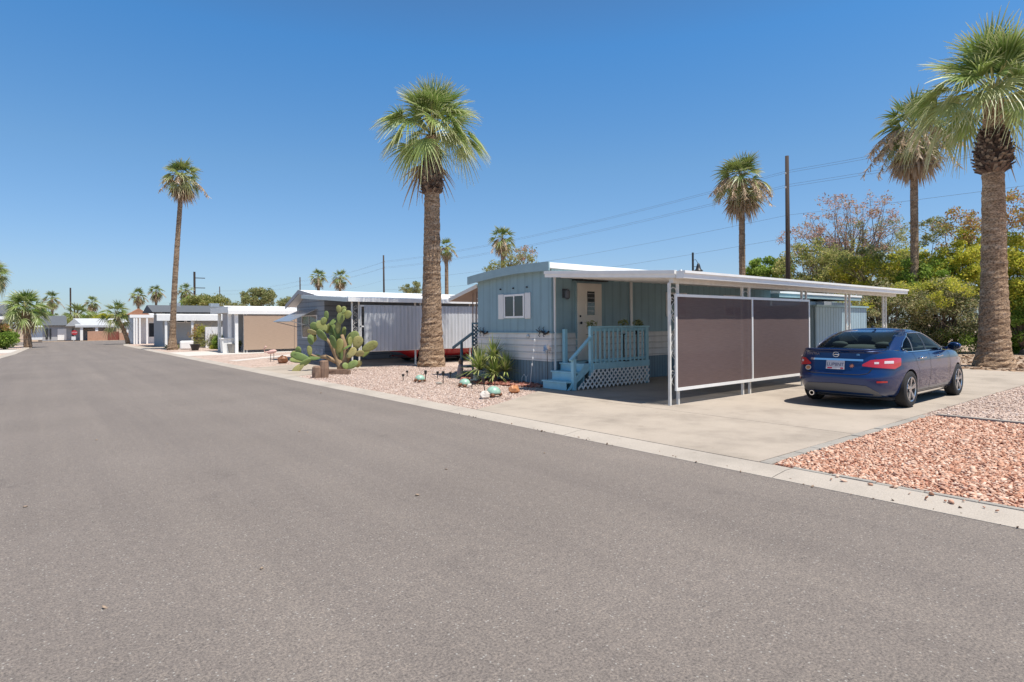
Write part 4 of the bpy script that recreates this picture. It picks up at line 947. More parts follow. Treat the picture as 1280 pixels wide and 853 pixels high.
def make_car(label, mp, rear_detail=True):
    root = empty("parked_car", (0, 0, 0), label, "car")
    K = 176; zs = [.19, .22, .27, .32, .37, .43, .50, .55, .59, .62, .65, .69, .74, .79, .83, .87, .91, .94, .97, .99, 1.01, 1.03, 1.05]
    vs = []; fs = []
    for z in zs:
        x, y, q, _ = LOW.ring(z, K)
        for a, c in zip(x, y): vs.append((a, c, min(z, deck(a, c))))
    x, y, q, _ = LOW.ring(1.05, K)
    for sc_ in (.94, .8, .55, .25):
        for a, c in zip(x, y):
            xx = 2.15 + (a - 2.15) * (1 - (1 - sc_) * .75); vs.append((xx, c * sc_, deck(xx, c * sc_) + .012 * (1 - sc_)))
    nr = len(zs) + 4
    fs = [(i * K + j, i * K + (j + 1) % K, (i + 1) * K + (j + 1) % K, (i + 1) * K + j) for i in range(nr - 1) for j in range(K)]
    fs += [tuple(range(K - 1, -1, -1)), tuple((nr - 1) * K + j for j in range(K))]
    b = MB(); b.add(vs, fs)
    body = b.build("body", [mp], root, smooth=True)
    cut = MB()
    for ax in (1.03, 3.73):
        for sg in (-1, 1):
            cut.lathe([(.352, .56 * sg), (.352, 1.1 * sg)], (ax, 0, .325), 40, 'Y')
    co = cut.build("cutter", m_dark, None); co.location = co.location
    md = body.modifiers.new("arch", 'BOOLEAN'); md.object = co; md.operation = 'DIFFERENCE'; md.solver = 'EXACT'; md.material_mode = 'TRANSFER'
    bpy.context.view_layer.update(); dg = bpy.context.evaluated_depsgraph_get()
    me = bpy.data.meshes.new_from_object(body.evaluated_get(dg)); body.modifiers.clear(); body.data = me
    bpy.data.objects.remove(co); me.polygons.foreach_set("use_smooth", [True] * len(me.polygons)); me.set_sharp_from_angle(angle=R(38))
    # greenhouse with real openings
    zz = [.95, .99, 1.03, 1.06, 1.10, 1.14, 1.18, 1.22, 1.26, 1.30, 1.33, 1.36, 1.385, 1.405, 1.425, 1.44, 1.45]
    vs = []; U = []
    for z in zz:
        x, y, q, tot = UP.ring(z, K); u = np.where(q > tot / 2, tot - q, q)
        for a, c, k in zip(x, y, u): vs.append((a, c, z)); U.append(k)
    def s_lo(z): return np.interp(z, [.99, 1.04, 1.2, 1.38], [1.15, .98, 1.20, 1.62])
    def s_hi(z): return UP.par(z)[1] - .33
    def rw(z): return np.interp(z, [1.02, 1.40], [.63, .50])
    def inwin(x, y, z, u):
        x0, x1, w_, _ = UP.par(z)
        if 1.045 < z < 1.39 and u < rw(z) and x < 2: return True
        if 1.03 < z < 1.39 and abs(y) < w_ * .86 and x > x1 - .35: return True
        if .995 < z < 1.375 and s_lo(z) < x < s_hi(z) and not (1.98 < x < 2.07) and abs(y) > w_ * .8: return True
        return False
    n = len(zz); fs = []
    for i in range(n - 1):
        for j in range(K):
            q = (i * K + j, i * K + (j + 1) % K, (i + 1) * K + (j + 1) % K, (i + 1) * K + j)
            c = np.mean([vs[k] for k in q], 0); u = np.mean([U[k] for k in q])
            if not inwin(c[0], c[1], c[2], u): fs.append(q)
    x, y, q, _ = UP.ring(1.45, K); base = len(vs)
    for sc_, dz in ((.9, .012), (.7, .026), (.4, .037), (.12, .042)):
        for a, c in zip(x, y): vs.append((2.0 + (a - 2.0) * sc_, c * sc_, 1.45 + dz))
    for i in range(4):
        o0 = (n - 1) * K if i == 0 else base + (i - 1) * K; o1 = base + i * K
        fs += [(o0 + j, o0 + (j + 1) % K, o1 + (j + 1) % K, o1 + j) for j in range(K)]
    fs.append(tuple(base + 3 * K + j for j in range(K)))
    b = MB(); b.add(vs, fs); roof = b.build("roof", mp, root, smooth=True)
    # headlining and cabin floor so that no paint shows inside
    b = MB(); b.box(.75, 3.35, -.72, .72, 1.012, 1.022); b.build("parcel_shelf", m_inter, root)
    # glass
    b = MB(); rpatch(b, UP, -.66, .66, 1.035, 1.40, 24, 8, .004)
    for k in range(len(b.v)):   # trim the side edges to follow the pillar
        pass
    g = MB(); vs = []
    for j in range(9):
        z = 1.035 + (1.40 - 1.035) * j / 8
        for i in range(25): vs.append(UP.rear(z, (rw(z) + .03) * (-1 + 2 * i / 24), .005))
    g.add(vs, [(j * 25 + i, j * 25 + i + 1, (j + 1) * 25 + i + 1, (j + 1) * 25 + i) for j in range(8) for i in range(24)]); g.build("rear_window", m_carglass, root, smooth=True)
    g = MB(); vs = []
    for j in range(9):
        z = 1.02 + (1.40 - 1.02) * j / 8; x0, x1, w_, nn = UP.par(z)
        for i in range(21):
            y = w_ * .88 * (-1 + i / 10); a = (x1 - x0) / 2; vs.append(((x0 + x1) / 2 + a * (1 - abs(y / w_) ** nn) ** (1 / nn) + .005, y, z))
    g.add(vs, [(j * 21 + i, j * 21 + i + 1, (j + 1) * 21 + i + 1, (j + 1) * 21 + i) for j in range(8) for i in range(20)]); g.build("windscreen", m_carglass, root, smooth=True)
    for sg in (-1, 1):
        for lo, hi in ((lambda z: s_lo(z) - .03, lambda z: 2.0), (lambda z: 2.05, lambda z: s_hi(z) + .03)):
            g = MB(); spatch(g, UP, sg, lo, hi, .985, 1.38, 12, 8, .004); g.build("side_window", m_carglass, root, smooth=True)
        g = MB(); spatch(g, UP, sg, 1.98, 2.07, .985, 1.385, 3, 8, .007); g.build("door_pillar", m_black, root, smooth=True)
        g = MB(); spatch(g, UP, sg, lambda z: np.interp(z, [.985, 1.3], [1.33, 1.43]), lambda z: np.interp(z, [.985, 1.3], [1.37, 1.47]), .985, 1.31, 2, 8, .007)
        g.build("quarter_bar", m_valance, root, smooth=True)
        g = MB(); spatch(g, UP, sg, 1.0, 3.32, .972, .988, 24, 1, .009)
        pts = [UP.side(s_lo(z) - .02, z, sg, .009) for z in np.linspace(.985, 1.375, 9)] + [UP.side(x_, 1.38, sg, .009) for x_ in np.linspace(1.65, 2.25, 6)] + [UP.side(s_hi(z) + .03, z, sg, .009) for z in np.linspace(1.37, .985, 8)]
        g.tube(pts, .010, 5); g.build("window_trim", m_chrome, root, smooth=True)
    # seats
    for x, y in ((2.35, -.36), (2.35, .36)):
        b = MB(); b.ball((x, y, 1.02), (.10, .25, .16), 12); b.ball((x - .04, y, 1.22), (.06, .14, .09), 12); b.build("front_seat", m_inter, root, smooth=True)
    b = MB(); b.ball((1.25, 0, 1.0), (.16, .62, .12), 14)
    for y in (-.38, .38): b.ball((1.18, y, 1.12), (.06, .15, .07), 12)
    b.build("rear_seat", m_inter, root, smooth=True)
    # wheels
    for ax in (1.03, 3.73):
        for sg in (-1, 1):
            yo = .875 * sg; b = MB()
            b.lathe([(.215, yo - .2 * sg), (.29, yo - .205 * sg), (.318, yo - .185 * sg), (.322, yo - .1 * sg), (.318, yo - .02 * sg), (.295, yo - .002 * sg), (.25, yo), (.215, yo - .008 * sg), (.205, yo - .1 * sg), (.215, yo - .2 * sg)], (ax, 0, .322), 36, 'Y', cap=False)
            wh = b.build("wheel", m_tyre, root, sharp=40)
            b = MB(); b.lathe([(.222, yo - .01 * sg), (.216, yo - .002 * sg), (.200, yo - .012 * sg), (.198, yo - .10 * sg), (.222, yo - .10 * sg)], (ax, 0, .322), 36, 'Y', cap=False)
            for k in range(5):
                for dd in (-.13, .13):
                    a = k * 2 * math.pi / 5 + .3; a2 = a + dd
                    b.bar((ax + .05 * math.cos(a), yo - .03 * sg, .322 + .05 * math.sin(a)), (ax + .207 * math.cos(a2), yo - .014 * sg, .322 + .207 * math.sin(a2)), .034, .03, up=(0, 1, 0))
            b.lathe([(.06, yo - .05 * sg), (.06, yo - .018 * sg), (.03, yo - .012 * sg)], (ax, 0, .322), 16, 'Y'); b.build("rim", m_rim, wh, sharp=35)
            b = MB(); b.lathe([(.199, yo - .105 * sg), (.199, yo - .095 * sg)], (ax, 0, .322), 24, 'Y'); b.build("brake_disc", m_dark, wh)
    # seams, handles, sills, mirrors
    for sg in (-1, 1):
        b = MB()
        for x0 in (1.50, 2.03, 3.18):
            if x0 == 1.50: spatch(b, LOW, sg, lambda z: np.interp(z, [.30, .62, .95], [1.52, 1.42, 1.24]), lambda z: np.interp(z, [.30, .62, .95], [1.528, 1.428, 1.248]), .30, .955, 1, 14, .003)
            else: spatch(b, LOW, sg, x0, x0 + .008, .26, .955, 1, 14, .003)
        spatch(b, LOW, sg, 1.42, 3.35, .262, .270, 24, 1, .003)
        b.build("door_seam", m_dark, root)
        for x0 in (1.50, 2.42):
            b = MB(); p, q = LOW.side(x0, .86, sg, .035), LOW.side(x0 + .2, .862, sg, .035); b.bar(p, q, .026, .02)
            b.ball(LOW.side(x0 + .1, .86, sg, -.005), (.11, .02, .03), 10); b.build("door_handle", m_chrome, root, smooth=True)
        b = MB(); spatch(b, LOW, sg, 1.45, 3.36, .195, .235, 20, 2, .012); b.build("sill", m_chrome if sg else m_chrome, root, smooth=True)
        mr = MB(); mr.ball((3.12, sg * .955, 1.03), (.075, .115, .078), 14); mr.bar((3.14, sg * .78, .985), (3.12, sg * .9, 1.0), .06, .05); mm = mr.build("mirror", mp, root, smooth=True)
        b = MB(); b.ball((3.062, sg * .958, 1.03), (.022, .095, .062), 12); b.build("mirror_glass", m_carglass, mm, smooth=True)
    # rear
    for sg in (-1, 1):
        zl = lambda u: np.interp(abs(u), [.43, .62, 1.0, 1.17], [.755, .735, .705, .76]); zh = lambda u: np.interp(abs(u), [.43, .55, .95, 1.17], [.785, .865, .895, .885])
        b = MB(); rpatch(b, LOW, .43 * sg, 1.17 * sg, zl, zh, 26, 5, .014); tl = b.build("tail_lamp", m_taill, root, smooth=True)
        b = MB(); rpatch(b, LOW, .60 * sg, .67 * sg, .795, .83, 4, 2, .017); rpatch(b, LOW, .76 * sg, .96 * sg, .80, .845, 8, 2, .017); b.build("lens", m_lens, tl)
        b = MB(); rpatch(b, LOW, .66 * sg, .86 * sg, .475, .505, 6, 1, .012); b.build("reflector", m_taill, root)
    b = MB(); rpatch(b, LOW, -.44, .44, .838, .872, 16, 2, .016); b.build("chrome_bar", m_chrome, root, smooth=True)
    b = MB(); zt = lambda u: np.interp(abs(u), [0, .50, .66], [.44, .42, .30]); rpatch(b, LOW, -.66, .66, .225, zt, 24, 3, .008); b.build("valance", m_valance, root, smooth=True)
    b = MB()   # boot lid outline
    up = [(-.62, .90), (-.60, .74), (-.52, .63), (-.4, .605), (0, .60), (.4, .605), (.52, .63), (.60, .74), (.62, .90)]
    fine = []
    for (u0, z0), (u1, z1) in zip(up, up[1:]): fine += [(u0 + (u1 - u0) * k / 6, z0 + (z1 - z0) * k / 6) for k in range(6)]
    b.tube([LOW.rear(z, u, .0) for u, z in fine + [up[-1]]], .007, 4)
    rpatch(b, LOW, -.80, .80, .425, .432, 20, 1, .004) if False else None
    b.build("boot_seam", m_dark, root)
    b = MB(); sp = [LOW.rear(1.03, u, .012) for u in np.linspace(-.80, .80, 21)]
    for i in range(20): pass
    vs = []
    for p in sp:
        x_ = p[0]; k = 1 - min(1, abs(p[1]) / .78) ** 4 * 1.0; vs += [(x_ + .16, p[1], 1.02 + .035 * k), (x_ - .005 + .05 * (1 - k), p[1], 1.035 + .035 * k), (x_ - .012 + .05 * (1 - k), p[1], 1.022 + .022 * k), (x_ + .03 + .05 * (1 - k), p[1], 1.005)]
    b.add(vs, [(4 * i + j, 4 * i + 4 + j, 4 * i + 4 + (j + 1) % 4, 4 * i + (j + 1) % 4) for i in range(20) for j in range(4)]); b.build("boot_spoiler", mp, root, smooth=True)
    b = MB(); b.lathe([(.045, -.02), (.045, .2), (.032, .2), (.032, -.02)], (.04, .40, .235), 14, 'X'); b.build("exhaust", m_chrome, root, sharp=40)
    b = MB(); b.prism([(1.70, 1.488), (1.86, 1.492), (1.74, 1.545), (1.71, 1.54)], 'Y', -.015, .015); b.build("roof_antenna", m_black, root)
    def onrear(u, z, off=.012):
        p = Vector(LOW.rear(z, u, off)); p2 = Vector(LOW.rear(z, u - .01 if u > 0 else u - .01, off)); tx = (p2 - p).normalized()
        pz = Vector(LOW.rear(z + .02, u, off)); ty = (pz - p).normalized(); n_ = tx.cross(ty).normalized(); ty = n_.cross(tx)
        mm = Matrix((tx, ty, n_)).transposed().to_4x4(); mm.translation = p; return mm
    if rear_detail:
        mx = onrear(.0, .76, .010)
        b = MB(); b.add([mx @ Vector(q) for q in ((-.155, -.078, 0), (.155, -.078, 0), (.155, .078, 0), (-.155, .078, 0), (-.155, -.078, .008), (.155, -.078, .008), (.155, .078, .008), (-.155, .078, .008))],
                        [(3, 2, 1, 0), (4, 5, 6, 7), (0, 1, 5, 4), (1, 2, 6, 5), (2, 3, 7, 6), (3, 0, 4, 7)]); pl = b.build("number_plate", m_plate, root)
        text("plate_lettering", "LUP8NT", .085, M("plate_ink", (.09, .09, .17), .5), pl, mx @ Matrix.Translation((0, .004, .009)), .0015, .95)
        b = MB()
        for x0, x1 in ((-.13, -.05), (.09, .14)): b.add([mx @ Vector(q) for q in ((x0, -.068, .0095), (x1, -.068, .0095), (x1, -.045, .0095), (x0, -.045, .0095))], [(0, 1, 2, 3)])
        b.build("plate_sticker", m_taill, pl)
        text("badge_lettering", "SENTRA", .058, m_chrome, root, onrear(.40, .945, .012), .003, 1.2)
        text("badge_lettering", "SR", .045, m_chrome, root, onrear(-.36, .945, .012), .003, 1.1)
        mx = onrear(.0, .945, .012); b = MB()
        b.tube([mx @ Vector((.05 * math.cos(a), .043 * math.sin(a), .004)) for a in [k * math.pi / 10 for k in range(21)]], .0085, 5)
        b.bar(mx @ Vector((-.055, 0, .008)), mx @ Vector((.055, 0, .008)), .018, .008, up=mx.to_3x3() @ Vector((0, 0, 1))); b.build("emblem", m_chrome, root, smooth=True)
        mx = onrear(.48, .69, .012); b = MB(); b.add([mx @ Vector((.062 * math.cos(k * math.pi / 10), .045 * math.sin(k * math.pi / 10), 0)) for k in range(20)], [tuple(range(20))]); b.build("sticker", m_stone, root)
        b = MB(); b.add([mx @ Vector((.045 * math.cos(k * math.pi / 10), .032 * math.sin(k * math.pi / 10), .002)) for k in range(20)], [tuple(range(20))]); b.build("sticker", m_terra, root)
        mx = onrear(-.27, .755, .012); b = MB(); b.add([mx @ Vector((r_ * math.cos(k * math.pi / 8), r_ * math.sin(k * math.pi / 8), 0)) for k in range(16) for r_ in [.045 if k % 2 else .02]], [tuple(range(16))]); b.build("sticker", M("sun_sticker", (.42, .16, .10), .6), root)
    for sg in (-1, 1):
        b = MB(); x_ = [4.25, 4.42, 4.55]; b.ball((4.34, sg * .62, .72), (.17, .12, .06), 12); b.build("headlight", m_lens, root, smooth=True)
    b = MB(); b.box(.55, 4.1, -.72, .72, .15, .20); b.build("underbody", m_dark, root)
    for o in root.children_recursive:   # a lower, sleeker cabin
        if o.type == 'MESH' and not o.name.startswith('mirror'):
            for q in o.data.vertices:
                if q.co.z > .97: q.co.z = .97 + (q.co.z - .97) * .82
    return root
car = make_car("dark blue sedan parked on the concrete driveway beside the plum screens", m_pblue); car.location = (11.0, 4.62, .034)
redcar = make_car("red sedan half hidden under the grey corrugated carport panels", m_pred, False); redcar.location = (11.55, 22.3, .025)

# ------------------------------------------------------------------ neighbour homes
def build_grey_home():
    X = 9.72; y0, y1 = 25.15, 28.65
    h = empty("mobile_home", (15, 26.9, 0), "grey mobile home with white roof and a gable facing the street behind the cactus", "mobile home")
    pk = (27.3, 3.0)
    b = MB(); b.prism([(y0, .02), (y1, .02), (y1, 2.50), pk, (y0, 2.66)], 'X', X, 21); b.build("wall", m_grey, h)
    b = MB(); b.prism([(y0 - .35, 2.70), (pk[0], 3.09), (y1 + .45, 2.46), (y1 + .45, 2.58), (pk[0], 3.21), (y0 - .35, 2.83)], 'X', X - .35, 21.3); b.build("roof", m_roofw, h)
    b = MB(); b.prism([(pk[0], 3.04), (y1 + .5, 2.40), (y1 + .5, 2.57), (pk[0], 3.22)], 'X', X - .40, X - .352); b.prism([(y0 - .4, 2.64), (pk[0], 3.04), (pk[0], 3.22), (y0 - .4, 2.83)], 'X', X - .40, X - .352); b.build("gable_trim", m_stucco, h)
    b = MB(); b.box(X - .03, X - .004, y0 + .1, y1 - .1, .03, .55); b.build("stone_skirting", M("mottled_stone", (.42, .41, .42), .9, var=.6, scale=9), h)
    w_ = window(h, X - .004, 26.0, 27.9, 1.0, 2.05)
    b = MB(); b.box(19, 19.6, 26, 26.6, 3.0, 3.5); b.build("chimney", m_brickt, h)
    for k in range(3):
        b = MB(); b.box(15 + k * 1.7, 15.4 + k * 1.7, 25.6, 26.0, 2.9, 3.08); b.build("roof_vent", m_alu, h)
    aw = empty("awning", (X - .6, 27.4, 0), "grey metal window awning on the gable end of the grey home", "awning")
    b = MB(); b.add([(X - .02, 26.0, 2.32), (X - .02, 28.2, 2.32), (X - 1.15, 28.5, 1.78), (X - 1.15, 26.2, 1.78), (X - .02, 26.0, 2.29), (X - .02, 28.2, 2.29), (X - 1.15, 28.5, 1.75), (X - 1.15, 26.2, 1.75)],
                    [(0, 1, 2, 3), (7, 6, 5, 4), (0, 4, 5, 1), (1, 5, 6, 2), (2, 6, 7, 3), (3, 7, 4, 0)]); b.build("panel", m_alu, aw)
    b = MB()
    for y in (26.2, 28.4): b.bar((X - 1.1, y, 1.77), (X - .03, y, 1.5), .03, .03)
    b.build("bracket", m_alu, aw)
    c = empty("carport", (13, 22, 0), "white roofed carport of the grey home with grey corrugated panels", "carport")
    b = MB(); n = 26; xa, xb = 8.75, 21
    def rz(y): return 2.56 + (y - 20.4) / (25.2 - 20.4) * .28
    b.prism([(20.4, 2.50), (25.1, 2.80), (25.1, 2.84), (20.4, 2.54)], 'X', xa, xb)
    for i in range(n): x0 = xa + .02 + (xb - xa - .06) * i / n; b.prism([(20.4, 2.542), (25.1, 2.842), (25.1, 2.875), (20.4, 2.575)], 'X', x0, x0 + .035)
    b.build("roof_panel", m_white, c)
    b = MB(); b.box(xa - .02, xb, 20.32, 20.395, 2.43, 2.58); b.build("gutter", m_white, c)
    b = MB(); b.prism([(20.4, 2.42), (25.1, 2.72), (25.1, 2.86), (20.4, 2.57)], 'X', xa - .05, xa - .004); b.build("end_fascia", m_alu, c)
    for x0, x1 in ((8.98, 9.25), (11.60, 11.84), (14.2, 14.45), (17, 17.25)):
        for x in (x0, x1):
            b = MB(); b.box(x - .025, x + .025, 20.55, 20.60, .02, 2.46); b.build("post", m_whitew, c)
        b = MB(); scroll(b, x0 + .02, x1 - .02, 20.575, 1.0, 2.3); b.build("scrollwork", m_whitew, c)
    s = empty("privacy_screen", (12, 20.5, 0), "pale grey corrugated metal panels hung along the neighbouring carport", "screen")
    for x0, x1 in ((9.42, 11.86), (11.90, 14.4), (14.44, 17.0)):
        b = MB(); b.box(x0, x1, 20.47, 20.50, .60, 2.30)
        k = int((x1 - x0) / .165)
        for i in range(k): b.box(x0 + .03 + i * .165, x0 + .05 + i * .165, 20.455, 20.469, .60, 2.30)
        b.build("panel", m_greyp, s)
    b = MB(); b.box(9.28, 17.0, 20.51, 20.54, 2.26, 2.32); b.box(9.28, 17.0, 20.51, 20.54, .58, .64); b.box(9.28, 9.32, 20.512, 20.538, .64, 2.26); b.box(9.28, 9.42, 20.512, 20.538, 1.5, 1.55); b.build("frame", m_white, s)
build_grey_home()
def build_tan_home():
    c = empty("carport", (12, 39, 0), "white scalloped carport with tan shade cloth walls and square white columns", "carport")
    Y = 36.87
    b = MB(); b.box(8.62, 20, Y, 41.2, 2.40, 2.48)
    for i in range(24): b.prism([(8.7 + i * .48, 2.485), (8.95 + i * .48, 2.485), (8.825 + i * .48, 2.72)], 'Y', Y + .3, 41.2)
    b.build("roof_panel", m_roofw, c)
    b = MB(); b.box(8.55, 8.64, Y - .05, 41.3, 2.36, 2.72); b.box(8.55, 20, Y - .1, Y - .004, 2.28, 2.50); b.build("fascia", m_white, c)
    for x, y in ((8.78, 37.45), (9.05, 37.05), (9.0, 40.9)):
        b = MB(); b.box(x - .085, x + .085, y - .085, y + .085, .02, 2.37); b.build("column", m_white, c)
    for x in (9.42, 9.58, 12.9):
        b = MB(); b.box(x - .025, x + .025, Y - .02, Y + .03, .02, 2.37); b.build("post", m_whitew, c)
    s = empty("privacy_screen", (11, 36.8, 0), "large tan shade cloth wall on the white carport", "shade screen")
    for x0, x1 in ((9.40, 12.32), (12.34, 15.5)):
        b = MB(); b.box(x0, x1, Y - .06, Y - .045, .18, 2.22); b.build("shade_cloth", m_tan, s)
    h = empty("mobile_home", (15, 42.5, 0), "mobile home standing in the shade of the tan screened carport", "mobile home")
    b = MB(); b.box(10, 21, 41.25, 44.6, .02, 2.5); b.build("wall", m_stucco, h)
    b = MB(); b.prism([(41.1, 2.52), (42.9, 2.95), (44.8, 2.52)], 'X', 9.7, 21.2); b.build("roof", m_roofw, h)
    windowY(h, 41.246, 11.5, 12.8, 1.0, 1.9)
build_tan_home()
def slab(b, x0, y0, x1, y1, Y, dep, mi=0):
    p = PY(x0, y1, Y); q = PY(x1, y0, Y); b.box(p.x, q.x, Y, Y + dep, max(p.z, .02), q.z, mi)
def build_far_homes():
    # dark roofed home
    h = empty("mobile_home", tuple(G(240, 432)), "home with dark shingle roof and white fascia behind desert shrubs", "mobile home")
    Y = 52
    b = MB(); p, q = PY(196, 400, Y), PY(300, 400, Y); b.box(p.x + .6, q.x + 4, Y + 1.5, Y + 6, .02, 2.75); b.build("wall", m_stucco, h)
    b = MB(); b.prism([(Y + .6, 2.72), (Y + 3.6, 3.35), (Y + 6.4, 2.72)], 'X', p.x - .2, q.x + 4); b.build("roof", m_shingle, h)
    b = MB(); b.box(p.x, q.x + 2, Y, Y + .12, 2.05, 2.5); b.build("fascia", m_white, h)
    b = MB(); b.box(p.x, q.x + 2, Y + .125, Y + 1.6, 2.5, 2.58); b.build("porch_roof", m_white, h)
    for x in (208, 241, 292):
        b = MB(); c = PY(x, 430, Y + .05); b.box(c.x - .08, c.x + .08, Y + .13, Y + .29, .02, 2.48); b.build("column", m_white, h)
    for x in (216, 226, 238):
        c = PY(x, 405, Y + 1.5); windowY(h, Y + 1.496, c.x - .3, c.x + .3, 1.9, 2.3, split=False)
    b = MB(); c0, c1 = PY(257, 430, Y - 4), PY(292, 430, Y - 4); b.box(c0.x, c1.x, Y - 4, Y - 3.8, .02, 1.55)
    b.build("garden_wall", m_stwhite, None, label="white block garden wall behind the shrubs of the dark roofed home", cat="wall")
    b = MB(); c0, c1 = PY(225, 430, Y - 7), PY(242, 430, Y - 7); b.box(c0.x, c1.x, Y - 7, Y - 6.8, .02, .62)
    b.build("garden_wall", m_stwhite, None, label="low rounded white planter wall beside the slender palm", cat="wall", bevel=.1)
    for x in (219, 268):
        p = PY(x, 391, Y + 3.4); b = MB(); b.box(p.x - .35, p.x + .35, Y + 3.2, Y + 3.8, 3.2, 3.55); b.build('roof_vent', m_alu, h)
    # white columned home
    h = empty("mobile_home", tuple(G(180, 430)), "white home with slim porch columns and dark window beyond the slender palm", "mobile home")
    Y = 64
    a, c = PY(167, 400, Y), PY(202, 400, Y)
    b = MB(); b.box(a.x + .2, c.x + 6, Y + 1.2, Y + 6, .02, 2.55); b.build("wall", m_stwhite, h)
    b = MB(); b.box(a.x - .3, c.x + 5, Y, Y + 1.4, 2.45, 2.72); b.prism([(Y + 1.41, 2.55), (Y + 3.5, 3.2), (Y + 6.2, 2.55)], 'X', a.x + 1.0, c.x + 6); b.build("roof", m_roofw, h)
    for x in (168, 171, 175, 184, 206):
        b = MB(); p = PY(x, 420, Y); b.box(p.x - .07, p.x + .07, Y + .02, Y + .16, .02, 2.44); b.build("column", m_white, h)
    p = PY(193, 420, Y + 1.2); windowY(h, Y + 1.196, p.x - .5, p.x + .5, .6, 2.0)
    b = MB(); p = PY(166, 400, Y); b.prism([(p.x - .4, 2.73), (p.x + 1.4, 2.73), (p.x + .5, 3.3)], 'Y', Y + .1, Y + 1.3); b.build("dormer", m_tile, h)
    # houses across the far street
    Y = 90
    h = empty("house", tuple(PY(75, 428, Y)), "grey gabled house with pale garage door across the far street", "house")
    b = MB(); slab(b, 53, 407, 101, 426.5, Y, 7); b.build("wall", m_stucco, h)
    b = MB(); a, c = PY(50, 407, Y), PY(84, 407, Y); z0 = a.z; b.prism([(Y - .5, z0), (Y + 3.5, z0 + 1.2), (Y + 7.4, z0)], 'X', a.x, c.x); b.build("roof", m_shingle, h)
    b = MB(); a, c = PY(84, 408, Y), PY(101, 408, Y); b.prism([(a.x - .2, a.z), (c.x + .2, a.z), ((a.x + c.x) / 2, a.z + .9)], 'Y', Y - .9, Y - .004); b.build("porch_gable", m_stucco, h)
    b = MB(); slab(b, 72, 411, 83, 425.5, Y - .08, .07); b.build("garage_door", m_white, h)
    b = MB(); slab(b, 57, 411, 60, 424, Y - .06, .05); slab(b, 62, 411, 64, 424, Y - .06, .05); b.build("window", m_glass, h)
    b = MB(); slab(b, 90, 411, 93, 424, Y - .07, .06); b.build("door", m_glass, h)
    h = empty("house", tuple(PY(130, 428, Y + 1)), "long low grey house with pale sloping roof and white carport across the far street", "house")
    Y2 = 88.5
    b = MB(); slab(b, 99, 408, 145, 425.5, Y2 + 2.5, 6); b.build("wall", m_stucco, h)
    b = MB(); a, c = PY(94, 408, Y2), PY(164, 408, Y2); b.prism([(Y2, a.z - .15), (Y2, a.z + .1), (Y2 + 5, a.z + 1.0), (Y2 + 8.8, a.z), ], 'X', a.x, c.x); b.build("roof", M("pale_grey_roof", (.50, .51, .52), .6), h)
    for x in (102, 121, 136, 160):
        b = MB(); p = PY(x, 420, Y2 + .1); b.box(p.x - .14, p.x + .14, Y2 + .12, Y2 + .4, .02, a.z - .16); b.build("column", m_white, h)
    for x in (104, 110, 116):
        p = PY(x, 411, Y2 + 2.5); windowY(h, Y2 + 2.496, p.x - .5, p.x + .5, 1.5, 2.1, split=False)
    b = MB(); slab(b, 132, 410, 144, 425, Y2 + 2.4, .09); b.build("garage_door", m_grey, h)
    b = MB(); slab(b, 109.5, 414, 135, 426.6, 87.0, .2); b.build("block_wall", m_brickt, None, label="tan block wall in front of the long low house", cat="wall")
    b = MB(); slab(b, 135.2, 414.5, 149, 426.2, 86.9, .12); b.build("gate", m_redgate, None, label="red brown wooden gate right of the tan block wall", cat="gate")
    b = MB(); slab(b, 149.2, 416, 163, 427.5, 86.5, .2); b.build("block_wall", m_brickt, None, label="low tan block wall right of the red brown gate", cat="wall")
    h = empty("shed", tuple(PY(43, 427, 82)), "white boxy shed behind the corner palm", "shed")
    b = MB(); slab(b, 38.5, 409.5, 53, 425, 82, 5); b.build("wall", m_stwhite, h)
    b = MB(); slab(b, 34, 407, 54, 409.3, 81.6, 6); b.build("roof", m_roofw, h)
    # left side homes
    h = empty("mobile_home", (-4.5, 74, 0), "grey mobile home with white carport roof at the left edge", "mobile home")
    Y = 72
    b = MB(); a, c = PY(-30, 400, Y), PY(12, 400, Y); b.box(a.x, c.x - .3, Y + 1, Y + 6, .02, 2.9); b.build("wall", m_stucco, h)
    b = MB(); b.prism([(Y + .4, 2.92), (Y + 3, 3.9), (Y + 6.5, 2.92)], 'X', a.x, c.x - .2); b.build("roof", m_shingle, h)
    b = MB(); b.box(a.x, c.x + .3, Y - 4, Y + .9, 2.35, 2.6); b.build("carport_roof", m_roofw, h)
    for dx in (0, -2.5):
        b = MB(); b.box(c.x + dx, c.x + dx + .12, Y - 3.9, Y - 3.78, .02, 2.34); b.build("post", m_white, h)
    # small street pieces
    s = empty("stop_sign", tuple(PY(93, 427.4, 85.6)), "red octagonal stop sign on a thin post at the far kerb", "street sign")
    p = PY(93, 416, 85.6); b = MB(); b.tube([(p.x, p.y, .0), (p.x, p.y, p.z + .35)], .035, 6); b.build("post", m_alu, s)
    b = MB(); b.add([(p.x + .30 * math.cos(R(22.5 + 45 * k)), p.y - .05 - e, p.z + .30 * math.sin(R(22.5 + 45 * k))) for e in (0, .012) for k in range(8)], [tuple(range(8)), tuple(range(15, 7, -1))] + [(k, (k + 1) % 8, 8 + (k + 1) % 8, 8 + k) for k in range(8)]); sg = b.build("sign_face", M("sign_red", (.45, .02, .025), .4), s)
    mx = Matrix(((1, 0, 0, p.x), (0, 0, -1, p.y - .066), (0, 1, 0, p.z), (0, 0, 0, 1))); text("sign_lettering", "STOP", .21, m_plastic, sg, Matrix.Translation(-woff(sg)) @ mx, .002)
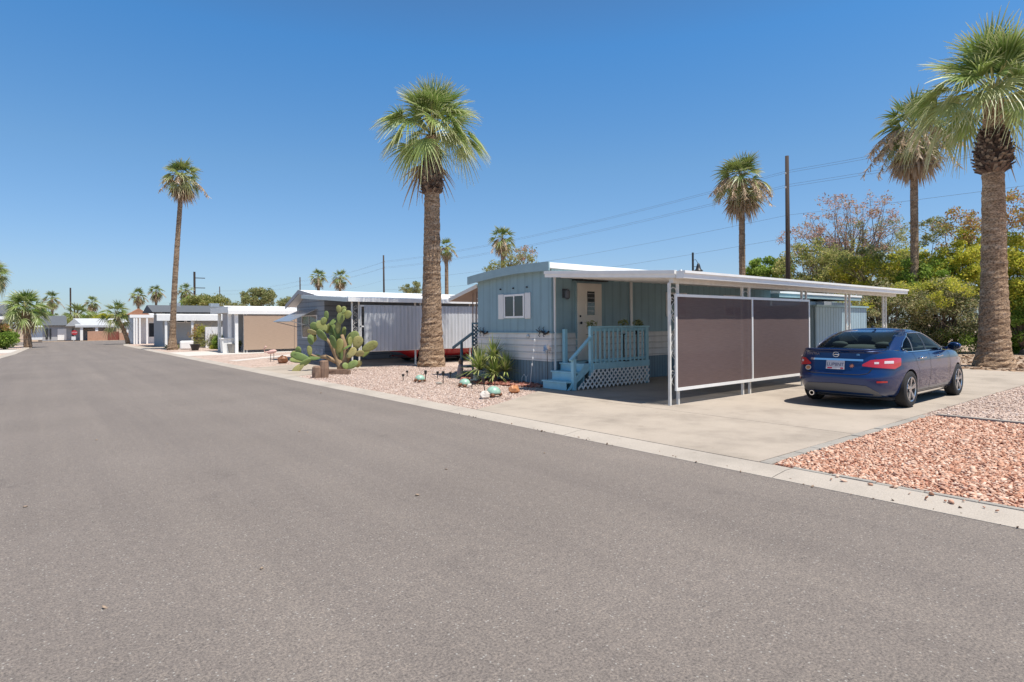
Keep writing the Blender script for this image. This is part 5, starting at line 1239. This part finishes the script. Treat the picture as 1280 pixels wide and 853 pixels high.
    b = MB(); q = PY(92, 423, 85.4); b.box(q.x - .2, q.x + .2, q.y, q.y + .04, q.z - .2, q.z + .2); b.box(q.x - .03, q.x + .03, q.y + .041, q.y + .08, 0, q.z); b.build("notice_board", m_plastic, None, label="small plain white board below the stop sign", cat="sign")
    b = MB(); q = G(34, 431); b.tube([(q.x, q.y, 0), (q.x, q.y, 1.0)], .05, 6); b.box(q.x - .12, q.x + .12, q.y - .25, q.y + .25, 1.0, 1.25); b.build("mailbox", m_plastic, None, label="pale mailbox on a post beside the corner palm", cat="mailbox")
build_far_homes()

# ------------------------------------------------------------------ poles and wires
def build_poles():
    line = [(33.4, 16.5, 11.05), (36.5, 73.2, 11.05), (39.1, 113.4, 10.9), (34.1, 154.6, 11.2)]
    labs = ["brown wooden utility pole rising behind the thicket and the carport", "grey utility pole behind the roof of the grey home", "bare utility pole beside the grey home gable", "short looking utility pole beside the round mesquite"]
    for (x, y, h), lb in zip(line, labs):
        r = empty("utility_pole", (x, y, 0), lb, "utility pole")
        b = MB(); b.tube([(x, y, -.1), (x + .03, y, h * .5), (x, y, h)], [.14, .125, .10], 10); b.build("shaft", m_pole, r, smooth=True)
        b = MB()
        for z in (10.2, 10.0, 9.4, 9.2): b.lathe([(.03, 0), (.05, .06), (.03, .12)], (x + (.17 if z in (10.2, 9.4) else -.17), y, z - .02), 6)
        b.build("insulator", m_alu, r)
    for lb, px, pt, d in (("pole with two short crossarms right of the slender palm", 243, 340, 101), ("thin brown pole left of the stop sign at the end of the street", 88, 360, 140), ("thin short pole right of the brown street end pole", 93, 384, 150), ("most distant thin pole at the street end", 97, 388, 170)):
        p = D(px, pt, d); r = empty("utility_pole", (p.x, p.y, 0), lb, "utility pole")
        b = MB(); b.tube([(p.x, p.y, 0), (p.x, p.y, p.z)], .17, 8); b.build("shaft", m_pole, r)
        b = MB()
        for k in (0.8, 2.1): b.bar((p.x - .1, p.y, p.z - k * 1.3), (p.x + 1.6, p.y - .2, p.z - k * 1.3), .1, .12)
        if px == 243: b.build("crossarm", m_pole, r)
    names = ["uppermost overhead wire running along the row of utility poles", "second highest overhead wire of the pole row", "third overhead wire from the top of the pole row", "fourth overhead wire from the top of the pole row", "fifth overhead wire from the top of the pole row", "lowest overhead wire of the pole row"]
    line2 = [(31.8, -20, 11)] + line + [(33, 240, 11)]
    for i, (z, dx) in enumerate(((10.25, .17), (10.05, -.17), (9.45, .17), (9.25, -.17), (7.7, .14), (6.4, .14))):
        b = MB(); pts = []
        for (x0, y0, _), (x1, y1, _) in zip(line2, line2[1:]):
            L = math.hypot(x1 - x0, y1 - y0)
            for k in range(12):
                t = k / 12; pts.append((x0 + (x1 - x0) * t + dx, y0 + (y1 - y0) * t, z - 4 * t * (1 - t) * min(.9, L * .012)))
        b.tube(pts, .007, 4, cap=False); b.build("power_line", m_valance, None, label=names[i], cat="wire", group="wires along the pole row")
    # bell lamp on a dark post behind the roof
    p = D(866, 316, 26); r = empty("street_lamp", (p.x, p.y, 0), "dark lamp post with a hanging bell shaped lantern behind the carport roof", "street lamp")
    b = MB(); b.tube([(p.x, p.y, 0), (p.x, p.y, p.z)], .045, 8); b.build("post", m_black, r)
    a = CR; e = p
    b = MB(); b.tube([p + Vector((0, 0, -.35)), p + a * .12 + Vector((0, 0, -.3)), p + a * .22 + Vector((0, 0, -.46)), p + a * .24 + Vector((0, 0, -.52))], .012, 5); b.tube([p + Vector((0, 0, -.62)), p + a * .24 + Vector((0, 0, -.62))], .012, 5); b.build("bracket", m_black, r)
    c = p + a * .24; b = MB(); b.lathe([(.03, -.46), (.06, -.52), (.09, -.62), (.11, -.72), (.19, -.79), (.20, -.82)], c, 12); b.build("lamp_shade", m_black, r, smooth=True)
build_poles()

# ------------------------------------------------------------------ yard pieces
def build_cactus():
    base = G(427, 463); d = (base - CAM).dot(F); k = d / FPX
    r = empty("prickly_pear", base, "large prickly pear cactus with thick stem at the front of the gravel yard", "cactus")
    rg = random.Random(5)
    def loc(zx, zy, dep): return base + CR * ((zx - 487) / 7.758 * k) + Vector((0, 0, 1)) * ((795 - zy) / 7.758 * k) + F * dep
    # zoomed picture x, y, length, width, lean (deg from vertical, + to the right), depth, turn
    pads = [(465, 205, 70, 46, -8, .0, .2), (500, 210, 66, 44, 25, .1, -.4), (552, 255, 72, 62, 15, .0, .1), (483, 290, 105, 66, 10, .0, .1), (520, 225, 50, 36, 40, -.1, .5),
            (343, 270, 90, 44, 0, .0, .3), (330, 320, 70, 50, 15, -.15, .5), (395, 330, 75, 50, 50, .1, .6), (300, 370, 110, 80, -40, .0, .2), (255, 350, 70, 50, -20, .2, .8),
            (220, 375, 90, 66, -50, .1, .1), (215, 425, 90, 44, -75, -.1, .4), (312, 455, 120, 62, -45, -.15, .3), (345, 390, 90, 56, 20, .2, .9), (385, 395, 90, 54, -10, .25, .6),
            (452, 380, 105, 50, 3, .05, .2), (440, 440, 110, 60, -5, .1, .1), (495, 430, 100, 52, 8, .2, .5), (375, 450, 80, 44, -25, .2, .9), (425, 520, 120, 66, -18, -.2, .5),
            (478, 555, 120, 66, 5, -.1, .2), (545, 490, 110, 50, 25, .2, .8), (605, 470, 100, 76, 10, .1, .1), (580, 520, 90, 50, 0, -.1, 1.0), (645, 525, 115, 80, 20, .0, .2),
            (765, 565, 150, 72, 62, -.05, .1), (720, 625, 100, 54, 40, .1, .6), (670, 632, 80, 52, 70, -.1, .3), (590, 625, 110, 70, 45, -.1, .3), (560, 570, 80, 44, 60, -.25, 1.1),
            (600, 740, 110, 60, 60, -.15, .2), (650, 735, 70, 44, 30, .05, .4), (545, 750, 60, 50, -20, -.25, .6),
            (190, 500, 90, 50, -10, .0, .2), (178, 605, 95, 42, -3, .0, .1), (205, 495, 60, 60, 20, .1, .9),
            (215, 672, 135, 50, 85, .0, .5), (95, 665, 170, 62, -72, -.05, .2), (60, 605, 70, 56, -15, .1, .3), (20, 650, 80, 62, -60, .15, .1), (150, 715, 110, 46, -120, -.1, .3), (75, 775, 130, 56, -128, -.1, .2), (35, 700, 110, 44, -80, .1, .5),
            (430, 610, 130, 60, -12, .0, .4), (500, 640, 120, 62, 8, .0, .1)]
    b = MB()
    for zx, zy, L, W, an, dep, tn in pads:
        c = loc(zx, zy, dep); a = R(an)
        up = (CR * math.sin(a) + Vector((0, 0, 1)) * math.cos(a)).normalized(); nrm = F; sd = up.cross(nrm).normalized()
        q = Matrix.Rotation(tn * (1 if rg.random() < .5 else -1), 3, up); nrm = q @ nrm; sd = q @ sd
        hl, hw, ht = L * .5 * k / 7.758 * 1.16, W * .5 * k / 7.758 * 1.22, .020 + .008 * rg.random()
        n, m_ = 14, 8; vs = []
        for i in range(m_ + 1):
            th = math.pi * i / m_
            for j in range(n):
                ph = 2 * math.pi * j / n; y_ = math.cos(th)
                wd = hw * (1 + .16 * y_); vs.append(c + up * hl * y_ + sd * wd * math.sin(th) * math.cos(ph) + nrm * ht * math.sin(th) * math.sin(ph))
        b.add(vs, [(i * n + j, (i + 1) * n + j, (i + 1) * n + (j + 1) % n, i * n + (j + 1) % n) for i in range(m_) for j in range(n)])
    b.build("pads", m_cact, r, smooth=True).name = "pad_mass"
    b = MB()
    for pts, rr in (([(487, 800), (478, 745), (445, 690), (415, 590), (395, 470)], [.17, .14, .10, .08, .05]), ([(500, 790), (520, 720), (530, 640), (515, 540), (490, 450)], [.13, .12, .10, .08, .05]), ([(455, 720), (390, 690), (330, 665), (260, 668)], [.09, .08, .07, .05]), ([(525, 700), (575, 650), (600, 600)], [.08, .07, .05]), ([(440, 690), (380, 540), (330, 480)], [.07, .06, .04]), ([(520, 780), (580, 760)], [.05, .04]), ([(260, 668), (200, 650), (180, 630)], [.05, .04, .03])):
        b.tube([loc(x, y, .03) for x, y in pts], rr, 10)
    b.build("stem", m_cactw, r, smooth=True)
build_cactus()
def turtle(label, px, py, sc_, rz):
    p = G(px, py, .04); r = empty("turtle_ornament", p, label, "garden ornament", "ceramic turtles in the gravel yard")
    b = MB(); n = 16; prof = [(.155 * sc_, .05 * sc_), (.16 * sc_, .08 * sc_), (.145 * sc_, .13 * sc_), (.105 * sc_, .18 * sc_), (.05 * sc_, .205 * sc_), (.005, .21 * sc_)]
    b.lathe(prof, p, n); b.build("shell", m_mint, r, smooth=True)
    b = MB(); b.lathe([(.1 * sc_, .02 * sc_), (.15 * sc_, .045 * sc_), (.15 * sc_, .06 * sc_)], p, n)
    for a in (35, 145, 215, 325): q = p + Vector((math.cos(R(a) + rz), math.sin(R(a) + rz), 0)) * .15 * sc_; b.ball(q + Vector((0, 0, .03 * sc_)), (.05 * sc_, .05 * sc_, .04 * sc_), 8)
    h = p + Vector((math.cos(rz), math.sin(rz), 0)) * .2 * sc_ + Vector((0, 0, .07 * sc_)); b.ball(h, (.05 * sc_, .045 * sc_, .045 * sc_), 10); b.build("body", m_tbody, r, smooth=True)
def build_yard():
    turtle("mint green turtle ornament farthest from the driveway nearest the palm", 525, 477, .85, R(200)); turtle("mint green turtle ornament beside the white skull shaped rock", 581, 483, .9, R(200)); turtle("largest mint green turtle ornament close to the driveway edge", 617, 495, .98, R(190))
    def solar(label, px, py, h, tilt=0):
        p = G(px, py); r = empty("solar_light", p, label, "garden light", "solar stake lights in the gravel yard")
        b = MB(); t = Vector((tilt, tilt * .5, h)); b.tube([p, p + t * .62], .012, 6); b.build("stake", m_black, r)
        b = MB(); b.tube([p + t * .62, p + t * .66, p + t * .95, p + t], [.02, .034, .04, .028], 8); b.build("lamp_head", m_black, r)
    for i, (x, y, h, t) in enumerate(((532, 477, .30, 0), (554, 479.5, .32, 0), (590, 486.5, .38, 0), (606, 490, .34, -.08), (547, 473, .2, 0), (509, 470.5, .17, 0), (504, 476, .18, 0), (563, 473, .18, 0))):
        solar(("black stake light beside the farthest turtle", "black stake light standing alone in the middle of the gravel", "tall black stake light between two turtles", "tilted black stake light behind the largest turtle", "thin stake light behind the lone middle stake", "thin stake light left of the farthest turtle in the back row", "thin stake light nearest the cactus", "thin stake light in front of the thick palm trunk")[i], x, y, h, t)
    def rock(name, label, px, py, r, mat, sd, cat="rock"):
        p = G(px, py); b = MB(); b.ball(p + Vector((0, 0, r[2] * .7)), r, 10, jit=.16, rg=random.Random(sd)); b.build(name, mat, None, smooth=False, label=label, cat=cat)
    rock("garden_rock", "pointed cream rock beside the largest turtle", 606, 498, (.13, .10, .09), m_stone, 1)
    rock("garden_rock", "white skull like rock by the middle turtle", 594, 478, (.14, .11, .11), m_plastic, 2)
    rock("garden_rock", "small pale stone by the tall stake light", 587, 484, (.07, .06, .05), m_stone, 3)
    rock("garden_rock", "small grey stone in the open gravel", 549, 480, (.09, .07, .03), m_paver, 4)
    rock("toad_ornament", "round orange ceramic toad at the driveway edge", 642.5, 491, (.13, .12, .10), m_terra, 5, "garden ornament")
    rock("garden_rock", "pale stone at the foot of the thick palm", 533, 455, (.12, .1, .08), m_stone, 7)
    # log stump
    p = G(397, 472); r = empty("log_stump", p, "weathered brown log stumps at the kerb corner of the gravel yard", "log")
    b = MB(); b.lathe([(.17, -.02), (.16, .14), (.15, .30), (.13, .34)], p, 11, jit=.14, rg=random.Random(3)); b.lathe([(.13, -.02), (.14, .26), (.13, .47), (.1, .5)], p + Vector((.17, -.10, 0)), 10, jit=.16, rg=random.Random(4)); b.build("wood", m_wood, r)
    b = MB(); q = G(412, 468); b.bar(q + Vector((-.2, .3, .05)), q + Vector((.5, -.4, .06)), .16, .10); b.bar(q + Vector((-.2, .2, .13)), q + Vector((.45, -.35, .12)), .1, .06); b.build("driftwood", m_wood, None, label="dark split driftwood lying by the cactus foot", cat="driftwood")
    # spiky yucca by the house corner
    base = G(618, 479); rg = random.Random(9); r = empty("yucca", base, "spiky green yucca clump growing against the cream siding", "plant")
    b = MB(); b.noclean = True
    for hd, hh, n, Lm in ((Vector((0, 0, .22)), .2, 260, .80), (Vector((-.28, .26, .35)), .2, 220, .80), (Vector((.14, -.30, .32)), .2, 150, .62), (Vector((.05, .1, .70)), .2, 170, .62)):
        for i in range(n):
            az = rg.uniform(0, 6.283); el = R(rg.uniform(0, 88)); L = Lm * rg.uniform(.65, 1.1); d = Vector((math.cos(el) * math.cos(az), math.cos(el) * math.sin(az), math.sin(el)))
            s_ = d.cross(Vector((0, 0, 1))).normalized() * .014; p = base + hd; dr = Vector((0, 0, -.28 * L * math.cos(el)))
            b.add([p - s_, p + s_, p + d * L * .5 + s_ * .9 + dr * .25, p + d * L * .5 - s_ * .9 + dr * .25, p + d * L + dr], [(0, 1, 2, 3), (3, 2, 4)])
    b.build("leaf_rosette", m_yucca, r)
    b = MB(); b.tube([base + Vector((0, 0, -.02)), base + Vector((0, 0, .3))], .08, 8); b.tube([base, base + Vector((.05, .1, .75))], .06, 8); b.build("stem", m_wood, r)
    # dried spikes: pinwheel, sun stake, white stake
    p = PX(684, 438, 9.45); r = empty("garden_pinwheel", (p.x, p.y, 0), "dark metal pinwheel on a thin stake by the cream siding", "garden ornament")
    b = MB(); b.tube([(p.x, p.y, 0), p], .009, 5); b.build("stake", m_black, r)
    b = MB(); b.noclean = True
    for k in range(12):
        a = k * math.pi / 6; d = Vector((0, math.cos(a), math.sin(a))); s_ = Vector((.02, -math.sin(a) * .03, math.cos(a) * .03)); b.add([p + d * .02, p + d * .10 + s_, p + d * .16, p + d * .10 - s_], [(0, 1, 2, 3)])
    b.ball(p, .03, 8); b.build("wheel_vanes", m_alu, r)
    p = PX(666, 440, 9.5); b = MB(); q0 = Vector((p.x, p.y + .12, .03)); q1 = Vector((p.x, p.y - .09, 1.28)); b.tube([q0, q1], .006, 5)
    for t in (.42, .55, .70, .9): c = q0.lerp(q1, t); b.ball(c, (.02, .022, .045), 6)
    b.build("string_ornament", m_plastic, None, label="thin white beaded stake leaning by the cream siding", cat="garden ornament")
    p = G(640, 478); b = MB(); b.bar(p + Vector((.0, .05, .0)), p + Vector((0, .28, .36)), .03, .02); b.build("white_stake", m_plastic, None, label="short white stake leaning in the brick chips", cat="stake")
    # lizards on the wall
    for lab, (px, py) in (("black metal lizard on the belt line near the front corner", (677, 415)), ("black metal lizard at the far corner of the street wall", (602.5, 415))):
        c = PX(px, py, WX - .055); b = MB()
        b.tube([c + Vector((0, .22, .06)), c + Vector((0, .1, .0)), c + Vector((0, 0, .01)), c + Vector((0, -.12, -.05)), c + Vector((0, -.2, -.03)), c + Vector((0, -.26, 0))], [.006, .016, .03, .03, .022, .03], 7)
        for yy, s_ in ((.06, 1), (-.1, 1), (.06, -1), (-.1, -1)): b.tube([c + Vector((0, yy, 0)), c + Vector((0, yy + .05, .09 * s_)), c + Vector((0, yy + .01, .12 * s_))], .01, 5)
        b.build("lizard_ornament", m_black, None, label=lab, cat="wall ornament")
    # wire hoop edging, each panel one thing
    for lab, A, B, mat, n in (("low white wire hoop edging in the brick chips near the stairs", G(652, 480), G(678, 482), m_white, 5), ("low dark wire fence edging left of the yucca", G(578, 472), G(602, 471), m_black, 9)):
        b = MB()
        for k in range(n):
            a = A.lerp(B, k / n); c = A.lerp(B, (k + 1.25) / n); m_ = (a + c) / 2; b.tube([a, a.lerp(m_, .15) + Vector((0, 0, .16)), m_ + Vector((0, 0, .25)), c.lerp(m_, .15) + Vector((0, 0, .16)), c], .007, 4)
        b.build("wire_edging", mat, None, label=lab, cat="garden edging")
    # statue / gnome and stump
    p = G(575.5, 472); r = empty("garden_statue", p, "small weathered pinkish statue by the wire fence edging", "statue")
    b = MB(); b.lathe([(.11, 0), (.12, .05), (.10, .12), (.075, .3), (.05, .38)], p, 10); b.build("robe", M("weathered_pink", (.40, .28, .25), .9, var=.25), r, smooth=True)
    b = MB(); b.ball(p + Vector((0, 0, .43)), .055, 10); b.lathe([(.06, .46), (.03, .53), (.004, .58)], p, 8); b.build("head", m_wood, r, smooth=True)
    # flamingo
    p = G(340, 452); r = empty("flamingo_ornament", p, "pale pink plastic flamingo in front of the tan shade cloth", "garden ornament")
    b = MB(); c = p + Vector((0, 0, .42)); rt = Matrix.Rotation(R(-38.7), 3, 'Z') @ Matrix.Rotation(R(-12), 3, 'Y'); b.ball(c, (.22, .085, .09), 12, rot=rt)
    b.tube([c + CR * -.18, c + CR * -.31 + Vector((0, 0, -.03)), c + CR * -.34 + Vector((0, 0, .13)), c + CR * -.26 + Vector((0, 0, .23)), c + CR * -.22 + Vector((0, 0, .19))], [.035, .03, .027, .034, .02], 8); b.build("body", m_pinkp, r, smooth=True)
    b = MB(); b.tube([p + CR * -.06, c + CR * -.06], .012, 5); b.tube([p + CR * .08, c + CR * .08], .012, 5); b.build("leg", m_black, r)
    p = G(353, 453.5); rock("planter_pot", "dark round pot with orange base beside the flamingo", 353, 454, (.22, .2, .18), m_tbody, 8, "pot")
    # white bin
    p = G(284, 441); r = empty("waste_bin", p, "white plastic bin standing by the white carport column", "bin")
    b = MB(); b.prism([(p.x - .28, .02), (p.x + .28, .02), (p.x + .34, .82), (p.x - .34, .82)], 'Y', p.y - .25, p.y + .25); b.build("body", m_plastic, r)
    b = MB(); b.box(p.x - .40, p.x + .40, p.y - .3, p.y + .3, .825, .90); b.build("lid", m_plastic, r, bevel=.02)
    p = G(291, 441); b = MB(); b.lathe([(.22, .02), (.30, .5), (.32, .52)], p, 10); b.build("planter_pot", m_paver, None, label="grey round pot right of the white bin", cat="pot")
    p = G(262, 437); 
    b = MB(); q = PY(250, 437, 43); b.lathe([(.16, .02), (.26, .4), (.28, .42)], q * 1, 10) if False else None
    q = G(244, 438); b = MB(); b.lathe([(.2, .0), (.3, .35), (.34, .40)], q, 10); b.build("planter_pot", m_black, None, label="wide dark pot at the foot of the white post", cat="pot")
build_yard()
bpy.context.view_layer.update()
